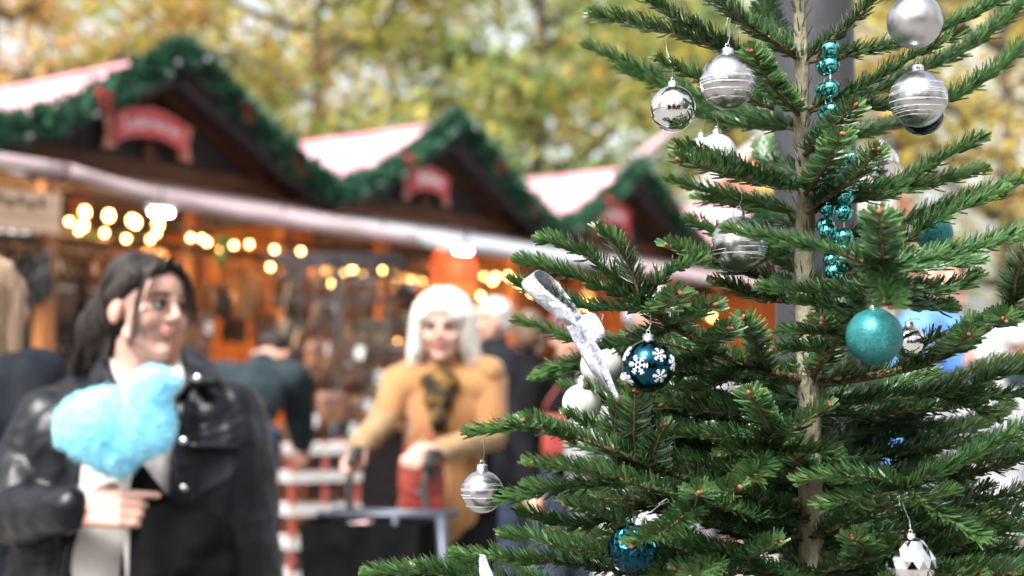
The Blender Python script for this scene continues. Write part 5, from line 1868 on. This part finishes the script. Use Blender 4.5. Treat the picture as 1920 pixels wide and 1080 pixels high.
# a few lower boughs that spread to the sides and fill the bottom corners
for (px, py, y, az, ln, el) in ((1500, 1000, 1.74, -2.75, .30, -.05), (1500, 940, 1.74, 2.9, .34, .05), (1530, 990, 1.76, .35, .36, .12), (1530, 1040, 1.74, -.30, .30, .05), (1510, 900, 1.76, 2.55, .34, .12),
                                (1520, 860, 1.77, .55, .36, .15), (1515, 1060, 1.74, -2.3, .26, -.05), (1525, 1070, 1.74, -.8, .26, -.02), (1512, 780, 1.77, 2.75, .30, .12), (1515, 690, 1.77, 2.7, .28, .15), (1518, 750, 1.77, .5, .34, .15)):
    seed += 1
    bough(0, az, ln, el, seed, dens=1700, old=.05, start=W(px, py, y))
# the crown above the picture
for z, n, ln, el in ((1.86, 6, .20, .45), (1.95, 5, .15, .55), (2.03, 4, .10, .65)):
    for k in range(n):
        seed += 1
        bough(z, 2 * PI * k / n + z * 3, ln, el, seed, dens=1700, old=.0, start=Vector((W(1498, -200, 1.755).x, 1.755, z)))
# young needles that grow on the trunk itself
rg = np.random.default_rng(5)
tn = 260
zz = rg.uniform(1.12, 1.80, tn)
TPn = np.array([tuple(p) for p in tq]); TRn = np.array(tqr)
idx = np.array([int(np.argmin(np.abs(TPn[:, 2] - z_))) for z_ in zz])
ang = rg.uniform(0, 2 * PI, tn)
rad = np.stack([np.cos(ang), np.sin(ang), np.zeros(tn)], 1)
b0 = TPn[idx] + rad * TRn[idx][:, None] * .95
d = unit(rad * rg.uniform(.25, .6, (tn, 1)) + np.array([0, 0, 1.0]))
ln = rg.uniform(.012, .020, (tn, 1)); sd = unit(np.cross(d, rad)) * .0009
m1 = b0 + d * ln * .5; tpn = b0 + d * ln + rad * .002
V = np.stack([b0 - sd * .6, b0 + sd * .6, m1 + sd, tpn + sd * .4, tpn - sd * .4, m1 - sd], 1).reshape(-1, 3)
o = link('trunk_needles', fast_quads('trunk_needles', V, np.tile([.02, .06, .03], (tn, 1)), per=6), 'needle', fir)
o['kind'] = 'stuff'

# ------------------------------------------------------------------ ornaments
mat('silver_satin', (.50, .50, .52), .25, metal=1.0, c2=(.45, .45, .48), scale=30)
mat('mirror', (.70, .70, .71), .035, metal=1.0)
mat('mirror_dark', (.045, .06, .09), .05, metal=1.0)
mat('pearl', (.50, .51, .50), .32, coat=.4, c2=(.54, .55, .54), scale=20)
mat('glitter_line', (.92, .92, .95), .35, metal=.6, bump=.9, bscale=900)
mat('cap_metal', (.72, .72, .74), .22, metal=1.0, bump=.15, bscale=200)
mat('deep_teal', (.009, .055, .085), .05, metal=1.0)
mat('flake_white', (.82, .86, .88), .45, bump=.5, bscale=900)
mat('bead_teal', (.10, .42, .42), .10, metal=1.0)
mat('wire', (.45, .45, .46), .35, metal=.7)
mat('thread', (.75, .75, .76), .5)
mat('ribbon', (.40, .42, .50), .32, metal=.75, c2=(.60, .62, .70), scale=260, bump=.6, bscale=700, contrast=(.4, .6))
m = mat('teal_glitter', (.02, .30, .31), .38, metal=.45)
nt = m.node_tree
tc = nt.nodes.new('ShaderNodeTexCoord')
vo = nt.nodes.new('ShaderNodeTexVoronoi'); vo.inputs['Scale'].default_value = 950
nt.links.new(tc.outputs['Object'], vo.inputs['Vector'])
rp = nt.nodes.new('ShaderNodeValToRGB')
rp.color_ramp.elements[0].color = (.004, .085, .095, 1); rp.color_ramp.elements[1].color = (.035, .24, .245, 1)
sp = nt.nodes.new('ShaderNodeSeparateColor')
nt.links.new(vo.outputs['Color'], sp.inputs[0]); nt.links.new(sp.outputs[0], rp.inputs[0])
nt.links.new(rp.outputs[0], nt.nodes['Principled BSDF'].inputs['Base Color'])
nm = nt.nodes.new('ShaderNodeBump'); nm.inputs['Strength'].default_value = .55; nm.inputs['Distance'].default_value = .002
nt.links.new(sp.outputs[1], nm.inputs['Height']); nt.links.new(nm.outputs[0], nt.nodes['Principled BSDF'].inputs['Normal'])


def bauble(label, px, py, rpx, y, m, hook=None, lines=0, cap_s=1.0, cat='bauble', tilt=0.0, group=None, ball=True):
    c = W(px, py, y)
    r = rpx * y / FPX
    t = thing('bauble', label, cat, c, 0, group)
    t.rotation_euler = (0, tilt, 0)
    if ball:
        MB().ell((0, 0, 0), r, nu=48, nv=32).build('ball', m, t)
    cr, ch = r * .21 * cap_s, r * .26 * cap_s
    z0 = math.sqrt(max(r * r - cr * cr, 0)) - r * .015
    prof = [(cr * 1.05, 0), (cr * 1.12, ch * .12), (cr, ch * .2), (cr * .97, ch * .8), (cr * .9, ch * .97), (cr * .5, ch * 1.05)]
    v, f = [], []
    n = 28
    for (pr, pz) in prof:
        for k in range(n):
            a_ = 2 * PI * k / n
            rr = pr * (1 + .05 * (k % 2) * (pz < ch * .9))
            v.append((rr * math.cos(a_), rr * math.sin(a_), z0 + pz))
    for i in range(len(prof) - 1):
        for k in range(n):
            f.append((i * n + k, i * n + (k + 1) % n, (i + 1) * n + (k + 1) % n, (i + 1) * n + k))
    f.append(tuple((len(prof) - 1) * n + k for k in range(n)))
    MB().add(v, f).build('cap', 'cap_metal', t, True)
    zt = z0 + ch * 1.0
    lp = [(cr * .34 * math.cos(a_), 0, zt + cr * .30 + cr * .42 * math.sin(a_)) for a_ in [2 * PI * k / 14 for k in range(15)]]
    MB().tube(lp, .0005, 5, caps=False).build('loop', 'cap_metal', t)
    if hook:
        h_ = W(*hook) - c
        p0 = Vector((0, 0, zt + cr * .62))
        MB().tube([p0, p0.lerp(h_, .3) + Vector((.0015, 0, 0)), p0.lerp(h_, .7) + Vector((-.0012, 0, .001)), h_, h_ + Vector((-.003, .004, .002)), p0.lerp(h_, .75) + Vector((-.004, .003, 0))], .0003, 5).build('hook_wire', 'wire', t)
    rl = random.Random(int(px))
    for k in range(lines):
        ph = rl.uniform(-.75, .45) if k > 2 else (-.35 + .22 * k)
        tl = rl.uniform(-.06, .06)
        pts = []
        a0, al = rl.uniform(0, 6.28), rl.uniform(2.5, 6.0)
        for j in range(49):
            a_ = a0 + al * j / 48
            lat = ph + tl * math.sin(a_) + .006 * math.sin(a_ * 5)
            R_ = r * 1.0015
            pts.append((R_ * math.cos(lat) * math.cos(a_), R_ * math.cos(lat) * math.sin(a_), R_ * math.sin(lat)))
        MB().tube(pts, r * rl.choice((.008, .011, .015)), 5).build('glitter_line', 'glitter_line', t)
    return t, r, c


bauble('silver satin bauble with glitter stripes beside the small mirror bauble', 1365, 153, 53, 1.60, 'silver_satin', (1370, 35, 1.66), 12)
bauble('small mirror silver bauble at the tip of the upper branch', 1262, 204, 43.5, 1.66, 'mirror', (1248, 75, 1.68), 0)
bauble('plain matte silver bauble above the striped one near the post', 1715, 40, 52, 1.58, 'silver_matte', (1712, -60, 1.66), 0)
bauble('silver bauble with glitter stripes just below the plain matte bauble', 1722, 185, 54, 1.60, 'silver_satin', (1728, 105, 1.68), 11, .95)
bauble('black blue bauble half hidden behind a striped silver one', 1729, 214, 41, 1.74, 'mirror_dark', (1732, 130, 1.80), 0)
bauble('clear mirror bauble behind the post, among the right hand branches', 1652, 305, 33, 1.98, 'mirror', (1654, 235, 1.92), 0, 1.2)
bauble('pale blue white bauble touching a white one behind a short branch', 1316, 290, 33, 1.93, 'pearl', (1326, 205, 1.92), 0, 1.1)
bauble('white bauble behind the short branch under the striped silver bauble', 1345, 288, 37, 1.88, 'pearl', (1342, 215, 1.90), 0, 1.1)
bauble('silver bauble half hidden behind the grey post', 1466, 292, 28, 2.42, 'mirror', (1467, 258, 2.43), 0)
bauble('silver bauble with glitter stripes behind a needle tip left of the post', 1386, 458, 53, 1.70, 'silver_satin', (1396, 345, 1.72), 12)
bauble('white bauble behind the silver ribbon bow', 1128, 686, 40, 1.80, 'pearl', (1131, 590, 1.80), 0)
bauble('smaller white bauble below the ribbon tail', 1091, 757, 37, 1.74, 'pearl', (1096, 690, 1.92), 0, 1.15)
bauble('silver striped bauble hanging lowest at the left edge of the fir', 904, 922, 39.5, 1.60, 'silver_satin', (910, 815, 1.55), 10, 1.25)
bauble('dark mirror bauble behind the upright shoot', 1196, 792, 36, 1.72, 'mirror_dark', (1200, 720, 1.70), 0)
bauble('teal glitter bauble hanging before the trunk', 1640, 631, 53, 1.47, 'teal_glitter', (1655, 505, 1.50), 0, .8)
bauble('second teal glitter bauble half hidden farther right', 1751, 437, 36, 1.92, 'teal_glitter', (1750, 380, 1.80), 0)
bauble('small clear mirror bauble tucked behind the teal glitter bauble', 1706, 641, 30, 1.63, 'mirror', (1725, 600, 1.62), 0, 1.3)

# dark teal bauble with white snowflakes
t, r, c = bauble('dark teal glossy bauble with white snowflakes under the front bough', 1216, 686, 49, 1.56, 'deep_teal', (1224, 580, 1.60), 0, 1.0)


def snowflake(t, r, lon, lat, size, rot):
    nrm = Vector((math.cos(lat) * math.sin(lon), -math.cos(lat) * math.cos(lon), math.sin(lat)))
    e1 = nrm.cross(Vector((0, 0, 1))).normalized()
    e2 = e1.cross(nrm).normalized()
    m_ = MB()

    def S(u, v):
        return (nrm * r + e1 * u + e2 * v).normalized() * r * 1.004

    def stroke(a_, b_, w):
        n = 4
        pts = [S(a_[0] + (b_[0] - a_[0]) * k / n, a_[1] + (b_[1] - a_[1]) * k / n) for k in range(n + 1)]
        m_.tube(pts, w, 5)
    for k in range(6):
        a_ = rot + k * PI / 3
        ca, sa = math.cos(a_), math.sin(a_)
        stroke((ca * size * .18, sa * size * .18), (ca * size, sa * size), size * .062)
        for q_ in (.48, .76):
            for s in (-1, 1):
                a2 = a_ + s * .95
                stroke((ca * size * q_, sa * size * q_), (ca * size * q_ + math.cos(a2) * size * .27, sa * size * q_ + math.sin(a2) * size * .27), size * .055)
        a3 = rot + (k + 1) * PI / 3
        stroke((ca * size * .24, sa * size * .24), (math.cos(a3) * size * .24, math.sin(a3) * size * .24), size * .05)
    m_.build('snowflake', 'flake_white', t)


for (lo, la, sz, ro) in ((-.50, .02, .42, .1), (.38, .42, .30, .3), (.40, -.42, .30, .0), (1.12, .10, .34, .2), (-1.25, -.55, .3, .5), (-1.4, .5, .34, .1), (2.2, .1, .4, .2), (3.1, .3, .4, .2)):
    snowflake(t, r, lo, la, r * sz, ro)

# dark blue bauble cut with star facets
import bmesh
t, r, c = bauble('dark blue bauble with star shaped facets at the foot of the picture', 1186, 1028, 46, 1.545, 'deep_teal', (1232, 925, 1.56), 0, .9, tilt=.25, ball=False)
bm = bmesh.new()
bmesh.ops.create_icosphere(bm, subdivisions=3, radius=r)
bmesh.ops.poke(bm, faces=bm.faces[:])
for v_ in bm.verts:
    n_e = len(v_.link_edges)
    v_.co = v_.co.normalized() * r * (.955 if n_e == 3 else 1.0)
me = bpy.data.meshes.new('ball'); bm.to_mesh(me); bm.free()
link('ball', me, 'deep_teal', t)

# faceted silver drop
t, r, c = bauble('faceted mirror silver drop ornament at the foot of the fir', 1709, 1058, 48, 1.53, 'mirror', (1692, 935, 1.57), 0, .85, ball=False)
prof = [(.001, -1.5), (.35, -1.25), (.75, -.7), (.98, -.1), (.92, .25), (.72, .62), (.46, .92), (.22, 1.02)]
v, f = [], []
n = 14
for i, (pr, pz) in enumerate(prof):
    for k in range(n):
        a_ = 2 * PI * (k + .5 * (i % 2)) / n
        v.append((pr * r * math.cos(a_), pr * r * math.sin(a_), pz * r))
for i in range(len(prof) - 1):
    for k in range(n):
        k2 = (k + 1) % n
        a_, b_, c_, d_ = i * n + k, i * n + k2, (i + 1) * n + k2, (i + 1) * n + k
        f += [(a_, b_, d_), (b_, c_, d_)] if i % 2 == 0 else [(a_, b_, c_), (a_, c_, d_)]
MB().add(v, f).build('drop', 'mirror', t, False)

# teal bead garland hanging between trunk and post
bd = thing('bead_garland', 'string of shiny teal beads hanging between the fir trunk and the grey post', 'bead garland', W(1557, 90, 1.705))
BO = Vector(bd.location)
strA = [(1557, 92), (1557, 122), (1557, 166), (1560, 208), (1563, 250), (1590, 298), (1576, 318), (1588, 335), (1582, 398), (1583, 444), (1582, 470), (1578, 492), (1563, 510)]
strB = [(1546, 126), (1546, 170), (1550, 212), (1548, 246), (1560, 316), (1548, 345), (1553, 390), (1548, 424), (1552, 434), (1556, 466), (1560, 488)]
bead = MB().ell((0, 0, 0), .0112, nu=20, nv=14).mesh('bead')
bead.materials.append(M['bead_teal'])
for si, S_ in enumerate((strA, strB)):
    pts = [W(a_, b_, 1.705 + .022 * si + .004 * math.sin(k * 2.1)) - BO for k, (a_, b_) in enumerate(S_)]
    full = []
    for k in range(len(pts) - 1):
        n = max(1, round((pts[k + 1] - pts[k]).length / .027))
        for j in range(n):
            full.append(pts[k].lerp(pts[k + 1], j / n))
    full.append(pts[-1])
    for p in full:
        o = bpy.data.objects.new('bead', bead)
        COL.objects.link(o)
        o.parent = bd
        o.location = p
    MB().tube(full, .0007, 5).build('thread', 'thread', bd)


# silver ribbon bow
def ribbon_strip(name, pts, wdir, w, parent, org, twist=0.0):
    P = resample([W(*p) - org for p in pts], .003)
    n = len(P)
    wd = np.array(Vector(wdir).normalized())
    T = unit(np.gradient(P, axis=0))
    v, f = [], []
    for k in range(n):
        a_ = twist * k / n
        q = Matrix.Rotation(a_, 3, Vector(T[k])) @ Vector(wd)
        ww = w if not hasattr(w, '__len__') else w[0] + (w[1] - w[0]) * k / (n - 1)
        for s in (-1, -.5, 0, .5, 1):
            v.append(tuple(Vector(P[k]) + q * ww / 2 * s))
    for k in range(n - 1):
        for j in range(4):
            f.append((k * 5 + j, (k + 1) * 5 + j, (k + 1) * 5 + j + 1, k * 5 + j + 1))
    o = MB().add(v, f).build(name, 'ribbon', parent)
    s = o.modifiers.new('t', 'SOLIDIFY'); s.thickness = .0006
    return o


bw = thing('ribbon_bow', 'silver glitter ribbon bow with long tails tied to the front left bough', 'ribbon bow', W(1075, 600, 1.55))
BW = Vector(bw.location)
ribbon_strip('loop', [(1078, 604, 1.545), (1040, 575, 1.535), (1005, 545, 1.53), (990, 524, 1.535), (1000, 516, 1.55), (1025, 530, 1.565), (1060, 572, 1.575), (1080, 600, 1.57)], (.62, -.42, .42), .019, bw, BW)
ribbon_strip('loop', [(1078, 602, 1.56), (1098, 598, 1.55), (1112, 615, 1.55), (1122, 640, 1.555), (1110, 642, 1.57), (1088, 618, 1.575), (1078, 606, 1.57)], (.6, -.3, .5), .022, bw, BW)
ribbon_strip('knot', [(1036, 586, 1.53), (1052, 585, 1.524), (1075, 598, 1.522), (1092, 620, 1.53), (1094, 634, 1.545)], (-.45, -.25, .9), .024, bw, BW)
ribbon_strip('tail', [(1078, 608, 1.54), (1092, 645, 1.535), (1112, 690, 1.535), (1130, 718, 1.54), (1146, 736, 1.545)], (.95, -.2, .2), (.019, .009), bw, BW, 1.1)
ribbon_strip('tail', [(1080, 606, 1.55), (1105, 640, 1.552), (1125, 672, 1.552), (1142, 712, 1.552), (1158, 748, 1.552)], (.75, .5, .35), (.016, .004), bw, BW, .5)
r2 = thing('ribbon_end', 'pointed silver ribbon end among the lowest fir branches', 'ribbon', W(908, 1068, 1.54))
ribbon_strip('tail', [(905, 1040, 1.54), (908, 1062, 1.54), (916, 1090, 1.542), (930, 1130, 1.55)], (.95, -.1, -.2), (.006, .030), r2, Vector(r2.location))

# ------------------------------------------------------------------ unseen surroundings added behind the camera, to darken reflections and front fill
for k in range(3):
    c = copy_tree(stalls[2])  # stall copy added out of view, a dark front for the reflections
    c.location = (-4.5 + 4.2 * k, -7.5, 0)
    c.rotation_euler = (0, 0, PI)
    c['label'] = 'unseen timber stall added to darken the bauble reflections, %s' % ('facing the plank sign', 'facing the fir', 'facing the pavilion')[k]
    c['group'] = 'added stalls behind the camera'
trees = [o for o in SC.objects if o.name.startswith('autumn_tree')]
for k, (x, y) in enumerate(((-9, -13), (0, -15), (9, -12), (-16, -2), (17, -1))):
    c = copy_tree(trees[(k * 2 + 1) % 5])  # tree copy added out of view as a dark shape in the reflections
    c.location = (x, y, 0)
    c.rotation_euler = (0, 0, 1.3 * k)
    c['label'] = 'unseen autumn tree added to darken the bauble reflections, %s' % ('behind the stalls at one end', 'behind the middle stall', 'behind the stalls at the far end', 'beside the bag stall end', 'beside the crowd')[k]
    c['group'] = 'added trees behind the camera'
folk = [o for o in SC.objects if o.name.startswith('person') and o.parent is None and o.type == 'EMPTY']
for k, (x, y) in enumerate(((-2.4, -3.4), (-.9, -4.4), (1.1, -3.6), (2.6, -4.8))):
    c = copy_tree(folk[-1 - k])  # person copy added out of view to darken the low reflections
    c.location = (x, y, 0)
    c.rotation_euler = (0, 0, 2.5 + .5 * k)
    c['label'] = 'unseen passer-by added to darken the bauble reflections, %s' % ('facing the candyfloss', 'walking past the middle stall', 'looking at the fir', 'walking to the pavilion')[k]
    c['group'] = 'added passers-by behind the camera'
